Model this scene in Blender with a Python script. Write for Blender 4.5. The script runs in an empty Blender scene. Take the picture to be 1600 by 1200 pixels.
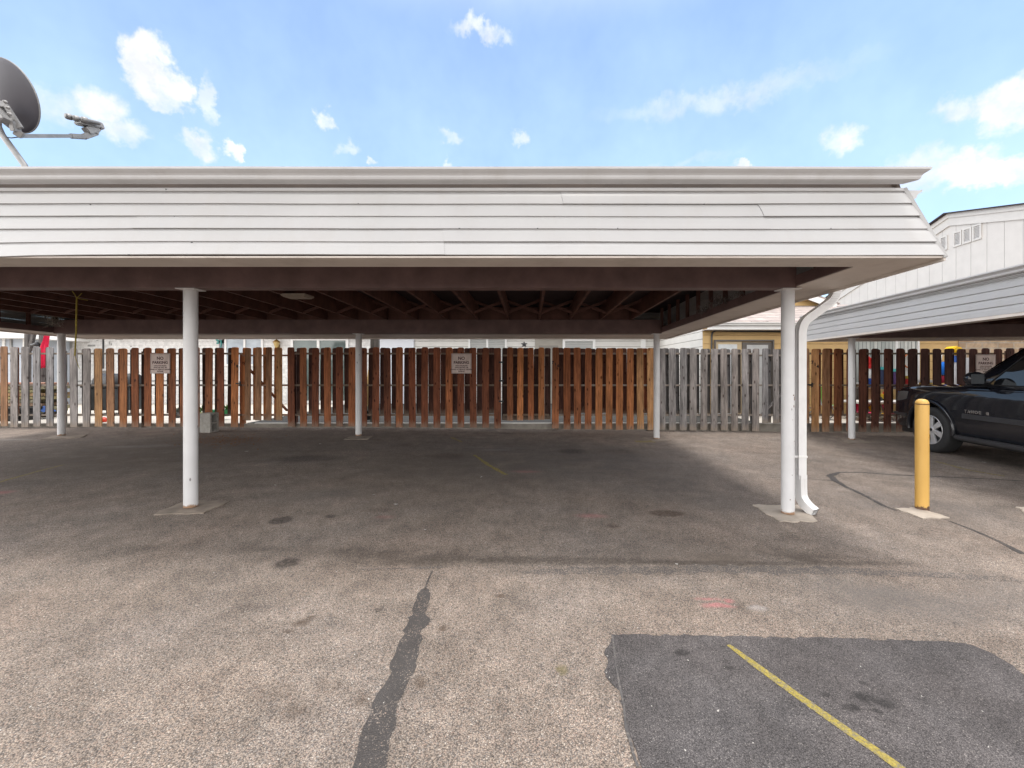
import bpy, bmesh, math, random
from mathutils import Vector, Matrix, Euler
random.seed(7)
R = math.radians
scene = bpy.context.scene
COL = scene.collection

# ------------------------------------------------------------------ camera
FOC, CX, CY, CAMZ = 660.0, 828.0, 577.0, 1.4
cam_d = bpy.data.cameras.new("camera")
cam = bpy.data.objects.new("camera", cam_d); COL.objects.link(cam)
cam_d.sensor_fit = 'HORIZONTAL'; cam_d.sensor_width = 36.0
cam_d.lens = FOC/1600*36
cam_d.shift_x = -(CX-800)/1600; cam_d.shift_y = -(600-CY)/1600
cam_d.clip_start = 0.05; cam_d.clip_end = 2000
cam.location = (0, 0, CAMZ); cam.rotation_euler = (R(90), 0, 0)
scene.camera = cam

# ------------------------------------------------------------------ light
SUN_EL, SUN_AZ = R(82), R(78)          # azimuth from +Y towards +X
SKY_STRENGTH = 0.12
scene.view_settings.view_transform = 'Standard'
scene.view_settings.look = 'None'
scene.view_settings.exposure = 1.2
scene.view_settings.gamma = 1.0
sd = bpy.data.lights.new("sun", 'SUN'); sd.energy = 1.2; sd.angle = R(13); sd.color = (1.0, 0.965, 0.92)
so = bpy.data.objects.new("sun", sd); COL.objects.link(so)
sv = Vector((math.cos(SUN_EL)*math.sin(SUN_AZ), math.cos(SUN_EL)*math.cos(SUN_AZ), math.sin(SUN_EL)))
so.rotation_euler = sv.to_track_quat('Z', 'Y').to_euler(); so.location = sv*50

class NT:
    """tiny node-tree helper"""
    def __init__(s, tree): s.t = tree; s.l = tree.links
    def n(s, typ, props=None, **ins):
        nd = s.t.nodes.new(typ)
        for k, v in (props or {}).items(): setattr(nd, k, v)
        for k, v in ins.items():
            key = int(k[1:]) if k[0] == 'i' and k[1:].isdigit() else k.replace('_', ' ')
            s.put(nd.inputs[key], v)
        return nd
    def put(s, sock, v):
        if hasattr(v, 'is_output') or isinstance(v, bpy.types.NodeSocket): s.l.new(v, sock)
        elif isinstance(v, bpy.types.Node): s.l.new(v.outputs[0], sock)
        else:
            if hasattr(sock.default_value, '__len__') and isinstance(v, (tuple, list)) and len(v) == 3 and len(sock.default_value) == 4: v = (*v, 1)
            sock.default_value = v
    def math(s, op, a, b=0.0, c=None, clamp=False):
        nd = s.t.nodes.new('ShaderNodeMath'); nd.operation = op; nd.use_clamp = clamp
        s.put(nd.inputs[0], a); s.put(nd.inputs[1], b)
        if c is not None: s.put(nd.inputs[2], c)
        return nd.outputs[0]
    def vmath(s, op, a, b=(0, 0, 0)):
        nd = s.t.nodes.new('ShaderNodeVectorMath'); nd.operation = op
        s.put(nd.inputs[0], a); s.put(nd.inputs[1], b)
        return nd.outputs['Value'] if op in ('LENGTH', 'DISTANCE', 'DOT_PRODUCT') else nd.outputs[0]
    def mix(s, f, a, b, mode='MIX'):
        nd = s.t.nodes.new('ShaderNodeMix'); nd.data_type = 'RGBA'; nd.blend_type = mode
        s.put(nd.inputs[0], f); s.put(nd.inputs[6], a); s.put(nd.inputs[7], b)
        return nd.outputs[2]
    def mapr(s, v, a, b, c=0.0, d=1.0, smooth=False):
        nd = s.t.nodes.new('ShaderNodeMapRange'); nd.clamp = True
        if smooth: nd.interpolation_type = 'SMOOTHSTEP'
        s.put(nd.inputs[0], v); s.put(nd.inputs[1], a); s.put(nd.inputs[2], b); s.put(nd.inputs[3], c); s.put(nd.inputs[4], d)
        return nd.outputs[0]
    def noise(s, vec, scale, detail=4, rough=0.5, dist=0.0, out=0):
        nd = s.t.nodes.new('ShaderNodeTexNoise')
        if vec is not None: s.put(nd.inputs['Vector'], vec)
        nd.inputs['Scale'].default_value = scale; nd.inputs['Detail'].default_value = detail
        nd.inputs['Roughness'].default_value = rough; nd.inputs['Distortion'].default_value = dist
        return nd.outputs[out]
    def voro(s, vec, scale, out=0, feature='F1', rand=1.0):
        nd = s.t.nodes.new('ShaderNodeTexVoronoi'); nd.feature = feature
        s.put(nd.inputs['Vector'], vec); nd.inputs['Scale'].default_value = scale
        nd.inputs['Randomness'].default_value = rand
        return nd.outputs[out]
    def ramp(s, v, stops, interp='LINEAR'):
        nd = s.t.nodes.new('ShaderNodeValToRGB'); s.put(nd.inputs[0], v)
        cr = nd.color_ramp; cr.interpolation = interp
        while len(cr.elements) < len(stops): cr.elements.new(0.5)
        for e, (p, c) in zip(cr.elements, stops):
            e.position = p; e.color = (*c, 1) if len(c) == 3 else c
        return nd.outputs[0]
    def scale(s, vec, sc):
        nd = s.t.nodes.new('ShaderNodeMapping'); s.put(nd.inputs[0], vec); nd.inputs[3].default_value = sc
        return nd.outputs[0]

# ------------------------------------------------------------------ sky
world = bpy.data.worlds.new("World"); scene.world = world; world.use_nodes = True
wt = world.node_tree; wt.nodes.clear(); W_ = NT(wt)
sky = W_.n('ShaderNodeTexSky', dict(sky_type='NISHITA', sun_disc=False, sun_elevation=SUN_EL,
           sun_rotation=SUN_AZ, altitude=1600.0, air_density=1.0, dust_density=0.6, ozone_density=1.0))
tc = W_.n('ShaderNodeTexCoord'); sx = W_.n('ShaderNodeSeparateXYZ', i0=tc.outputs['Generated'])
az = W_.math('ARCTAN2', sx.outputs[0], sx.outputs[1]); el = W_.math('ARCSINE', sx.outputs[2])
cv = W_.n('ShaderNodeCombineXYZ', i0=az, i1=el)
warp = W_.vmath('SUBTRACT', W_.noise(cv.outputs[0], 9.0, 5, 0.6, out=1), (0.5, 0.5, 0.5))
warp2 = W_.vmath('SUBTRACT', W_.noise(cv.outputs[0], 34.0, 4, 0.6, out=1), (0.5, 0.5, 0.5))
wsum = W_.vmath('ADD', W_.vmath('MULTIPLY', warp, (0.085, 0.085, 0)), W_.vmath('MULTIPLY', warp2, (0.046, 0.046, 0)))
cw = W_.vmath('ADD', cv.outputs[0], wsum)
# clouds: azimuth, elevation, radii, density, softness
CLOUDS = [(-0.735, 0.486, .040, .046, 1.0, .4), (-0.705, 0.466, .048, .034, 1.0, .4), (-0.648, 0.468, .012, .035, .55, .8),
          (-0.800, 0.415, .045, .030, .9, .7), (-0.770, 0.385, .035, .022, .7, .8), (-0.665, 0.400, .030, .024, .8, .7), (-0.615, 0.405, .015, .018, .8, .6),
          (-0.455, 0.490, .016, .020, .75, .8), (-0.02, 0.497, .022, .016, .6, .9), (-0.19, 0.500, .026, .014, .45, .9), (-0.19, 0.455, .012, .014, .65, .8),
          (-0.115, 0.672, .075, .016, .7, .9), (0.46, 0.405, .024, .012, .9, .5), (0.63, 0.410, .030, .026, .75, .8),
          (0.79, 0.405, .030, .022, .7, .9), (0.850, 0.390, .050, .042, 1.0, .5), (0.80, 0.325, .042, .024, .95, .7), (0.835, 0.305, .055, .026, 1.0, .5), (0.745, 0.33, .055, .03, .7, .8),
          (-0.41, 0.45, .02, .015, .45, .9), (-0.36, .435, .012, .008, .7, .8), (0.31, 0.43, .16, .012, .18, 1.0), (-0.86, 0.395, .05, .03, .6, .9),
          (0.95, 0.60, .14, .012, .4, 1.0), (0.99, 0.42, .11, .07, 1.0, .6), (-1.2, .4, .12, .06, 1.0, .6), (1.3, .35, .15, .08, 1.0, .6)]
cm = None
for (a, e, ra, re, dn, sf) in CLOUDS:
    d = W_.vmath('MULTIPLY', W_.vmath('SUBTRACT', cw, (a, e, 0)), (1/ra, 1/re, 0))
    m = W_.mapr(W_.vmath('LENGTH', d), 1.0+sf*.25, 1.0-sf*.75, 0, dn, True)
    cm = m if cm is None else W_.math('MAXIMUM', cm, m)
# one long cirrus streak rising to the right
rot = W_.n('ShaderNodeMapping', dict(vector_type='POINT'), i0=cw); rot.inputs[2].default_value = (0, 0, R(1.5))
st = W_.vmath('MULTIPLY', W_.vmath('SUBTRACT', rot.outputs[0], (0.405, 0.540, 0)), (1/.26, 1/.020, 0))
stm = W_.mapr(W_.vmath('LENGTH', st), 1.3, 0.0, 0, .40, True)
cm = W_.math('MAXIMUM', cm, stm)
fine = W_.mapr(W_.noise(cv.outputs[0], 22, 7, .66), .30, .55, .45, 1.0)
cm = W_.math('MULTIPLY', cm, fine, clamp=True)
veil = W_.mapr(el, .20, .80, .52, .12)                  # thin milky veil, thicker low down
veil = W_.math('MULTIPLY', veil, W_.mapr(W_.noise(cv.outputs[0], 5, 4, .6), .3, .7, .6, 1.15))
bw = W_.n('ShaderNodeBrightContrast', i0=sky.outputs[0], Contrast=0.0)
skyc = W_.mix(veil, sky.outputs[0], (3.4, 4.5, 5.4, 1))
ccol = W_.mix(W_.mapr(W_.noise(cv.outputs[0], 14, 4, .6), .35, .65), (3.4, 3.5, 3.8, 1), (4.5, 4.5, 4.55, 1))
skyc = W_.mix(cm, skyc, ccol)
# unseen bright clouds added overhead and behind the camera to fill the shade
deck = W_.mapr(W_.noise(cv.outputs[0], 3.0, 5, .6), .30, .52, .45, 1.0)
over = W_.mapr(el, .66, .98, 0, 1, True); behind = W_.mapr(sx.outputs[1], .44, .0, 0, 1, True)
deck = W_.math('MULTIPLY', W_.math('MAXIMUM', over, behind), deck, clamp=True)
left_fill = W_.mapr(sx.outputs[0], -.62, -.92, 0, 1, True)          # unseen glow added at the left to brighten left-facing sides
skyc = W_.mix(deck, skyc, W_.mix(left_fill, W_.mix(W_.mapr(el, .30, .60), (11.2, 11.0, 10.8, 1), (7.9, 7.8, 7.8, 1)), (19.0, 18.7, 18.4, 1)))  # added sky light, strongest at the left and low behind the camera
bg = W_.n('ShaderNodeBackground', Color=skyc, Strength=SKY_STRENGTH)
wo = W_.n('ShaderNodeOutputWorld'); W_.l.new(bg.outputs[0], wo.inputs[0])

# ------------------------------------------------------------------ measuring
def W(px, py, Y):
    """photo measurement -> real point standing at depth Y"""
    return Vector(((px-CX)/FOC*Y, Y, CAMZ-(py-CY)/FOC*Y))
def gz(x, y):
    return -0.0107*max(-3.4, min(7.0, x)) + 0.0107*(max(-6.0, min(9.6, y))-4.16)
def G(px, py, dz=0.0):
    u, v = (px-CX)/FOC, -(py-CY)/FOC
    z = 0.0
    for _ in range(20):
        Y = (z-CAMZ)/v; z = gz(u*Y, Y)
    return Vector((u*Y, Y, z+dz))

# ------------------------------------------------------------------ objects
def props(o, label=None, cat=None, group=None, kind=None):
    if label: o['label'] = label
    if cat: o['category'] = cat
    if group: o['group'] = group
    if kind: o['kind'] = kind
    return o
def thing(name, label, cat, loc=(0, 0, 0), rz=0.0, group=None):
    o = bpy.data.objects.new(name, None); COL.objects.link(o)
    o.location = loc; o.rotation_euler = (0, 0, rz); o.empty_display_size = .1
    return props(o, label, cat, group)

class MB:
    def __init__(s): s.v = []; s.f = []; s.sm = []
    def add(s, vs, fs, smooth=False):
        b = len(s.v); s.v += [tuple(p) for p in vs]
        for f in fs: s.f.append([b+i for i in f]); s.sm.append(smooth)
        return s
    def box(s, x0, x1, y0, y1, z0, z1, M=None):
        vs = [Vector(p) for p in ((x0,y0,z0),(x1,y0,z0),(x1,y1,z0),(x0,y1,z0),(x0,y0,z1),(x1,y0,z1),(x1,y1,z1),(x0,y1,z1))]
        if M is not None: vs = [M @ p for p in vs]
        return s.add(vs, [(0,3,2,1),(4,5,6,7),(0,1,5,4),(1,2,6,5),(2,3,7,6),(3,0,4,7)])
    def bar(s, p, q, w, h, up=(0, 0, 1)):
        p, q = Vector(p), Vector(q); d = (q-p); L = d.length; d.normalize()
        side = d.cross(Vector(up))
        if side.length < 1e-4: side = d.cross(Vector((1, 0, 0)))
        side.normalize(); u = side.cross(d)
        M = Matrix((side, d, u)).transposed().to_4x4(); M.translation = p
        return s.box(-w/2, w/2, 0, L, -h/2, h/2, M)
    def tube(s, pts, r, seg=12, cap=True, smooth=True):
        pts = [Vector(p) for p in pts]; rs = r if isinstance(r, (list, tuple)) else [r]*len(pts)
        vs, fs = [], []; prev = None
        for i, p in enumerate(pts):
            t = (pts[min(i+1, len(pts)-1)]-pts[max(i-1, 0)]).normalized()
            if prev is None:
                a = Vector((0, 0, 1)) if abs(t.z) < .9 else Vector((1, 0, 0))
                u = t.cross(a).normalized()
            else: u = (prev - t*prev.dot(t)).normalized()
            prev = u; w = t.cross(u)
            for k in range(seg):
                an = 2*math.pi*k/seg; vs.append(p+(u*math.cos(an)+w*math.sin(an))*rs[i])
        for i in range(len(pts)-1):
            for k in range(seg):
                a, b = i*seg+k, i*seg+(k+1) % seg
                fs.append((a, b, b+seg, a+seg))
        s.add(vs, fs, smooth)
        if cap:
            n = len(pts)-1
            s.add(vs[:seg], [tuple(range(seg))[::-1]]); s.add(vs[n*seg:], [tuple(range(seg))])
        return s
    def rtube(s, pts, hw, hd, side=(1, 0, 0)):
        """rectangular duct along pts; side = fixed width axis"""
        pts = [Vector(p) for p in pts]; vs, fs = [], []
        for i, p in enumerate(pts):
            t = (pts[min(i+1, len(pts)-1)]-pts[max(i-1, 0)]).normalized()
            w = Vector(side); w = (w-t*w.dot(t)).normalized(); u = t.cross(w)
            for (a, b) in ((-1,-1),(-.4,-1.0),(-.3,-.86),(.3,-.86),(.4,-1),(1,-1),(1,1),(.4,1),(.3,.86),(-.3,.86),(-.4,1),(-1,1)):
                vs.append(p+w*a*hw+u*b*hd)
        n = 12
        for i in range(len(pts)-1):
            for k in range(n):
                a, b = i*n+k, i*n+(k+1) % n; fs.append((a, b, b+n, a+n))
        return s.add(vs, fs)
    def lathe(s, prof, M=None, seg=32, smooth=True):
        vs, fs = [], []; n = len(prof)
        for k in range(seg):
            a = 2*math.pi*k/seg
            for (r, z) in prof: vs.append(Vector((r*math.cos(a), r*math.sin(a), z)))
        if M is not None: vs = [M @ p for p in vs]
        for k in range(seg):
            for i in range(n-1):
                a, b = k*n+i, ((k+1) % seg)*n+i; fs.append((a, b, b+1, a+1))
        return s.add(vs, fs, smooth)
    def extr(s, prof, p0, p1, A, B, e0=0.0, e1=0.0, closed=True, nseg=1, jit=None):
        """profile points (a,b) swept p0->p1; ends shifted along the sweep by e*a (mitre)"""
        p0, p1, A, B = Vector(p0), Vector(p1), Vector(A), Vector(B); d = (p1-p0).normalized()
        n = len(prof); vs = []
        for i in range(nseg+1):
            t = i/nseg
            for (a, b) in prof:
                q0 = p0+A*a+B*b-d*(e0*a); q1 = p1+A*a+B*b+d*(e1*a)
                q = q0.lerp(q1, t)
                if jit: q = q+A*jit(q, t, b)
                vs.append(q)
        fs = []
        m = n if closed else n-1
        for i in range(nseg):
            for k in range(m):
                a, b = i*n+k, i*n+(k+1) % n; fs.append((a, a+n, b+n, b))
        if closed: fs += [tuple(range(n)), tuple(range(nseg*n, nseg*n+n))[::-1]]
        return s.add(vs, fs)
    def poly(s, pts, th=0.0):
        n = len(pts); pts = [Vector(p) for p in pts]
        if th == 0: return s.add(pts, [tuple(range(n))])
        lo = [p-Vector((0, 0, th)) for p in pts]
        fs = [tuple(range(n)), tuple(range(n, 2*n))[::-1]]+[(i, i+n, (i+1) % n+n, (i+1) % n) for i in range(n)]
        return s.add(pts+lo, fs)
    def build(s, name, mat, parent=None, bevel=0.0, tilt=None, smooth_angle=None, loc=None, fix=True):
        vs = s.v
        if tilt: vs = [(x, y, z+tilt[0]*(y-tilt[1])) for (x, y, z) in vs]
        if loc is not None: vs = [(x-loc[0], y-loc[1], z-loc[2]) for (x, y, z) in vs]
        me = bpy.data.meshes.new(name); me.from_pydata(vs, [], s.f)
        for p, sm in zip(me.polygons, s.sm): p.use_smooth = sm
        bm = bmesh.new(); bm.from_mesh(me)
        if fix:
            bmesh.ops.recalc_face_normals(bm, faces=bm.faces)
        if bevel:
            es = [e for e in bm.edges if len(e.link_faces) == 2 and e.calc_face_angle(0) > R(35)]
            bmesh.ops.bevel(bm, geom=es, offset=bevel, segments=2, affect='EDGES', clamp_overlap=True)
        bm.to_mesh(me); bm.free()
        if mat is not None: me.materials.append(mat)
        o = bpy.data.objects.new(name, me); COL.objects.link(o)
        if loc is not None: o.location = loc
        if parent is not None: o.parent = parent
        return o

def text_obj(name, body, size, mat, parent=None, M=Matrix(), ext=0.0012, bold=0.0, align='CENTER', spacing=1.0):
    cu = bpy.data.curves.new(name, 'FONT'); cu.body = body; cu.size = size; cu.extrude = ext; cu.offset = bold
    cu.align_x = align; cu.align_y = 'CENTER'; cu.space_character = spacing; cu.resolution_u = 3
    tmp = bpy.data.objects.new(name, cu); COL.objects.link(tmp)
    dg = bpy.context.evaluated_depsgraph_get(); dg.update()
    me = bpy.data.meshes.new_from_object(tmp.evaluated_get(dg))
    bpy.data.objects.remove(tmp)
    me.transform(M); me.materials.clear(); me.materials.append(mat)
    o = bpy.data.objects.new(name, me); COL.objects.link(o)
    if parent is not None: o.parent = parent
    return o

# ------------------------------------------------------------------ materials
def mat(name, col=None, rough=.6, metal=0.0, coat=0.0, bump=None, var=0.0, vscale=3.0, dirt=None, spec=.5):
    """plain painted/plastic surface with slight procedural variation"""
    m = bpy.data.materials.new(name); m.use_nodes = True; t = NT(m.node_tree)
    b = m.node_tree.nodes['Principled BSDF']; tcn = t.n('ShaderNodeTexCoord'); oc = tcn.outputs['Object']
    if col is None: c = t.n('ShaderNodeObjectInfo').outputs['Color']
    else: c = (*col, 1)
    if var:
        f = t.mapr(t.noise(oc, vscale, 6, .6), .3, .7, 1-var, 1+var*.5)
        c = t.mix(1.0, c, f, 'MULTIPLY')
    if dirt:
        dc, amt, sc = dirt
        dm = t.mapr(t.noise(t.scale(oc, (sc, sc, sc*.35)), 1.0, 7, .7), .5, .8, 0, amt)
        c = t.mix(dm, c, (*dc, 1))
    t.put(b.inputs['Base Color'], c)
    b.inputs['Roughness'].default_value = rough; b.inputs['Metallic'].default_value = metal
    b.inputs['Coat Weight'].default_value = coat; b.inputs['Specular IOR Level'].default_value = spec
    if bump:
        bn = t.n('ShaderNodeBump', Strength=bump[0], Distance=.01, Height=t.noise(oc, bump[1], 5, .6)); t.put(b.inputs['Normal'], bn)
    return m

M = {}
M['vinyl'] = mat('white_vinyl_siding', (.41, .404, .40), .45, var=.05, vscale=1.6, dirt=((.34, .30, .26), .22, 5), bump=(.06, 180))
M['gutter'] = mat('gutter_paint', (.50, .495, .495), .42, var=.05, dirt=((.3, .27, .23), .35, 3))
M['soffit'] = mat('soffit_metal', (.64, .58, .525), .55, var=.10, vscale=2.0, dirt=((.25, .2, .15), .4, 3))
M['brown'] = mat('brown_paint', (.165, .104, .098), .55, var=.3, vscale=4, dirt=((.11, .07, .055), .5, 6), bump=(.1, 60))
M['rafter'] = mat('rafter_wood', (.125, .054, .040), .7, var=.45, vscale=5, bump=(.15, 40))
M['deck'] = mat('roof_deck', (.032, .021, .024), .8, var=.4, vscale=3)
M['pole'] = mat('white_pole_paint', (.70, .69, .68), .4, var=.06, vscale=5, dirt=((.33, .30, .27), .28, 9), bump=(.05, 30))
M['concrete_d'] = mat('dirty_concrete', (.25, .205, .165), .9, var=.35, vscale=6, dirt=((.12, .10, .085), .7, 7), bump=(.4, 90))
M['concrete'] = mat('concrete', (.42, .36, .30), .85, var=.22, vscale=7, dirt=((.20, .17, .14), .5, 6), bump=(.35, 90))
M['curb'] = mat('curb_concrete', (.27, .245, .21), .85, var=.3, vscale=5, dirt=((.10, .085, .07), .6, 5), bump=(.4, 60))
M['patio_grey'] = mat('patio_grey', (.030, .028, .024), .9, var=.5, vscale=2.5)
M['patio'] = mat('patio_concrete', (.52, .48, .42), .85, var=.15, vscale=3, bump=(.2, 60))
M['shingle'] = None
M['plastic'] = mat('coloured_plastic', None, .45, var=.12, vscale=8)
M['metal_dark'] = mat('dark_metal', (.05, .05, .052), .45, .3, var=.3, vscale=8)
M['dish'] = mat('dish_grey', (.066, .063, .075), .5, var=.12, vscale=4)
M['galv'] = mat('grey_bracket', (.27, .265, .26), .45, .35, var=.2, vscale=12)
M['brass'] = mat('brass', (.33, .2, .06), .35, .8, var=.2, vscale=20)
M['black'] = mat('black_plastic', (.012, .012, .013), .5, var=.3, vscale=10)
M['rubber'] = mat('tyre_rubber', (.022, .022, .023), .78, var=.25, vscale=14)
M['alloy'] = mat('alloy_wheel', (.62, .62, .63), .35, .55, var=.12, vscale=10)
M['chrome'] = mat('chrome', (.75, .75, .76), .12, 1.0)
M['trimwhite'] = mat('white_window_frame', (.74, .73, .71), .45, var=.05)
M['cloth'] = mat('cloth', None, .9, var=.15, vscale=20)
M['tar0'] = mat('tar_plain', (.086, .080, .079), .7, var=.4, vscale=9, dirt=((.30, .26, .22), .85, 60), bump=(.5, 120))
M['shaded_fascia'] = mat('shaded_fascia', (.080, .058, .044), .8, var=.3)  # board colour darkened to paint in the shade under the gutter
M['rust'] = mat('rust', (.14, .065, .03), .9, var=.5, vscale=30)
M['leaf'] = mat('dry_leaf', None, .9, var=.3, vscale=30)

def wood_mat():
    m = bpy.data.materials.new('picket_wood'); m.use_nodes = True; t = NT(m.node_tree); b = m.node_tree.nodes['Principled BSDF']
    oi = t.n('ShaderNodeObjectInfo'); tcn = t.n('ShaderNodeTexCoord'); oc = tcn.outputs['Object']
    rnd = t.n('ShaderNodeCombineXYZ', i0=t.math('MULTIPLY', oi.outputs['Random'], 13.0), i1=t.math('MULTIPLY', oi.outputs['Random'], 7.0), i2=t.math('MULTIPLY', oi.outputs['Random'], 29.0))
    p = t.vmath('ADD', oc, rnd)
    grain = t.noise(t.scale(p, (44, 20, 1.4)), 1.0, 5, .65, 1.6)
    blot = t.noise(t.scale(p, (7, 7, 1.3)), 1.0, 5, .65)
    f = t.math('MULTIPLY', t.mapr(grain, .32, .68, .42, 1.4), t.mapr(blot, .28, .72, .55, 1.45))
    c = t.mix(1.0, oi.outputs['Color'], f, 'MULTIPLY')
    kn = t.voro(t.scale(p, (11, 3, 4.2)), 1.0)
    c = t.mix(t.mapr(kn, .09, .20, .9, 0), c, t.mix(1.0, c, (.28, .22, .2, 1), 'MULTIPLY'))
    sp = t.n('ShaderNodeSeparateXYZ', i0=oc)
    worn = t.math('MULTIPLY', t.mapr(t.math('SUBTRACT', sp.outputs[2], t.math('MULTIPLY', t.noise(t.scale(p, (40, 10, 6)), 1.0, 3), .26)), -.10, .02, 1, 0), .5)
    c = t.mix(worn, c, (.30, .235, .175, 1))
    flake = t.math('MULTIPLY', t.mapr(t.noise(t.scale(p, (26, 8, 2.4)), 1.0, 6, .7), .66, .74), .45)
    c = t.mix(flake, c, (.34, .235, .16, 1))
    t.put(b.inputs['Base Color'], c); b.inputs['Roughness'].default_value = .78; b.inputs['Specular IOR Level'].default_value = .3
    t.put(b.inputs['Normal'], t.n('ShaderNodeBump', Strength=.45, Distance=.004, Height=grain))
    return m
M['wood'] = wood_mat()

def asphalt(name, stones, scale, stains=(), rough=.9, over=None):
    m = bpy.data.materials.new(name); m.use_nodes = True; t = NT(m.node_tree); b = m.node_tree.nodes['Principled BSDF']
    tcn = t.n('ShaderNodeTexCoord'); oc = t.vmath('MULTIPLY', tcn.outputs['Object'], (1, 1, 0))
    vc = t.n('ShaderNodeTexVoronoi', Vector=oc, Scale=scale)
    sep = t.n('ShaderNodeSeparateColor', i0=vc.outputs['Color'])
    c = t.ramp(sep.outputs[0], stones, 'CONSTANT')
    vc2 = t.n('ShaderNodeTexVoronoi', Vector=t.vmath('ADD', oc, (3.3, 1.7, 0)), Scale=scale*.52)
    sep2 = t.n('ShaderNodeSeparateColor', i0=vc2.outputs['Color'])
    big = t.math('MULTIPLY', t.mapr(sep2.outputs[1], .80, .82), t.mapr(vc2.outputs['Distance'], .36, .26))
    c = t.mix(big, c, t.ramp(sep2.outputs[0], stones, 'CONSTANT'))
    gap = t.mapr(vc.outputs['Distance'], .38, .72, 1.0, .42)
    c = t.mix(1.0, c, gap, 'MULTIPLY')
    ln = t.noise(oc, .55, 6, .62); mn = t.noise(oc, 3.3, 6, .65)
    c = t.mix(1.0, c, t.mapr(ln, .28, .72, .78, 1.18), 'MULTIPLY')
    c = t.mix(1.0, c, t.mapr(mn, .3, .7, .72, 1.20), 'MULTIPLY')
    c = t.mix(1.0, c, t.mapr(t.noise(oc, 13, 5, .65), .3, .7, .86, 1.10), 'MULTIPLY')
    tint = t.noise(t.vmath('ADD', oc, (9, 4, 0)), .9, 5, .6)
    c = t.mix(t.mapr(tint, .5, .75, 0, .45), c, t.mix(1.0, c, (1.06, .965, .91, 1), 'MULTIPLY'))
    c = t.mix(t.mapr(tint, .5, .28, 0, .45), c, t.mix(1.0, c, (.92, .98, 1.06, 1), 'MULTIPLY'))
    if stains:
        mn2 = t.noise(t.vmath('MULTIPLY', oc, (1.3, 2.6, 1)), 1.1, 7, .68, .8)
        wv = t.vmath('SUBTRACT', t.noise(oc, 1.6, 6, .65, out=1), (.5, .5, .5))
        ow = t.vmath('ADD', oc, t.vmath('MULTIPLY', wv, (.9, .9, 0)))
        wv2 = t.vmath('SUBTRACT', t.noise(oc, 9, 5, .65, out=1), (.5, .5, .5))
        os_ = t.vmath('ADD', oc, t.vmath('MULTIPLY', wv2, (.075, .075, 0)))
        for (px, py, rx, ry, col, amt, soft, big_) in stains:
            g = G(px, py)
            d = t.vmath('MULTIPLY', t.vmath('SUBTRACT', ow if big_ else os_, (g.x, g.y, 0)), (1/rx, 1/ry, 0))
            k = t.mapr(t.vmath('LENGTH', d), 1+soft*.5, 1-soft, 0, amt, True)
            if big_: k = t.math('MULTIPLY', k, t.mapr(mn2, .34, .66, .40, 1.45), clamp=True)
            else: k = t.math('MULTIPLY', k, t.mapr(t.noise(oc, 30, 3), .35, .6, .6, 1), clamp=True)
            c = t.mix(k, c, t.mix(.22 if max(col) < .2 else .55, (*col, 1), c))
    if over:
        k = t.mapr(t.math('ADD', t.math('MULTIPLY', t.noise(oc, 7, 6, .7), .6), t.math('MULTIPLY', sep.outputs[1], .4)), over[1], over[2], 0, over[3])
        c = t.mix(k, c, t.mix(1.0, (*over[0], 1), t.mapr(mn, .3, .7, .8, 1.2), 'MULTIPLY'))
    t.put(b.inputs['Base Color'], c); b.inputs['Roughness'].default_value = rough; b.inputs['Specular IOR Level'].default_value = .25
    hb = t.math('SUBTRACT', t.math('MULTIPLY', mn, .4), vc.outputs['Distance'])
    t.put(b.inputs['Normal'], t.n('ShaderNodeBump', Strength=.55, Distance=.006, Height=hb))
    return m
OIL, SLATE, BRN, PINK, CHALK, MUD = (.128, .103, .083), (.122, .110, .103), (.060, .040, .027), (.62, .16, .19), (.50, .49, .49), (.042, .034, .028)
SPOT = (.022, .019, .017)
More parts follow.
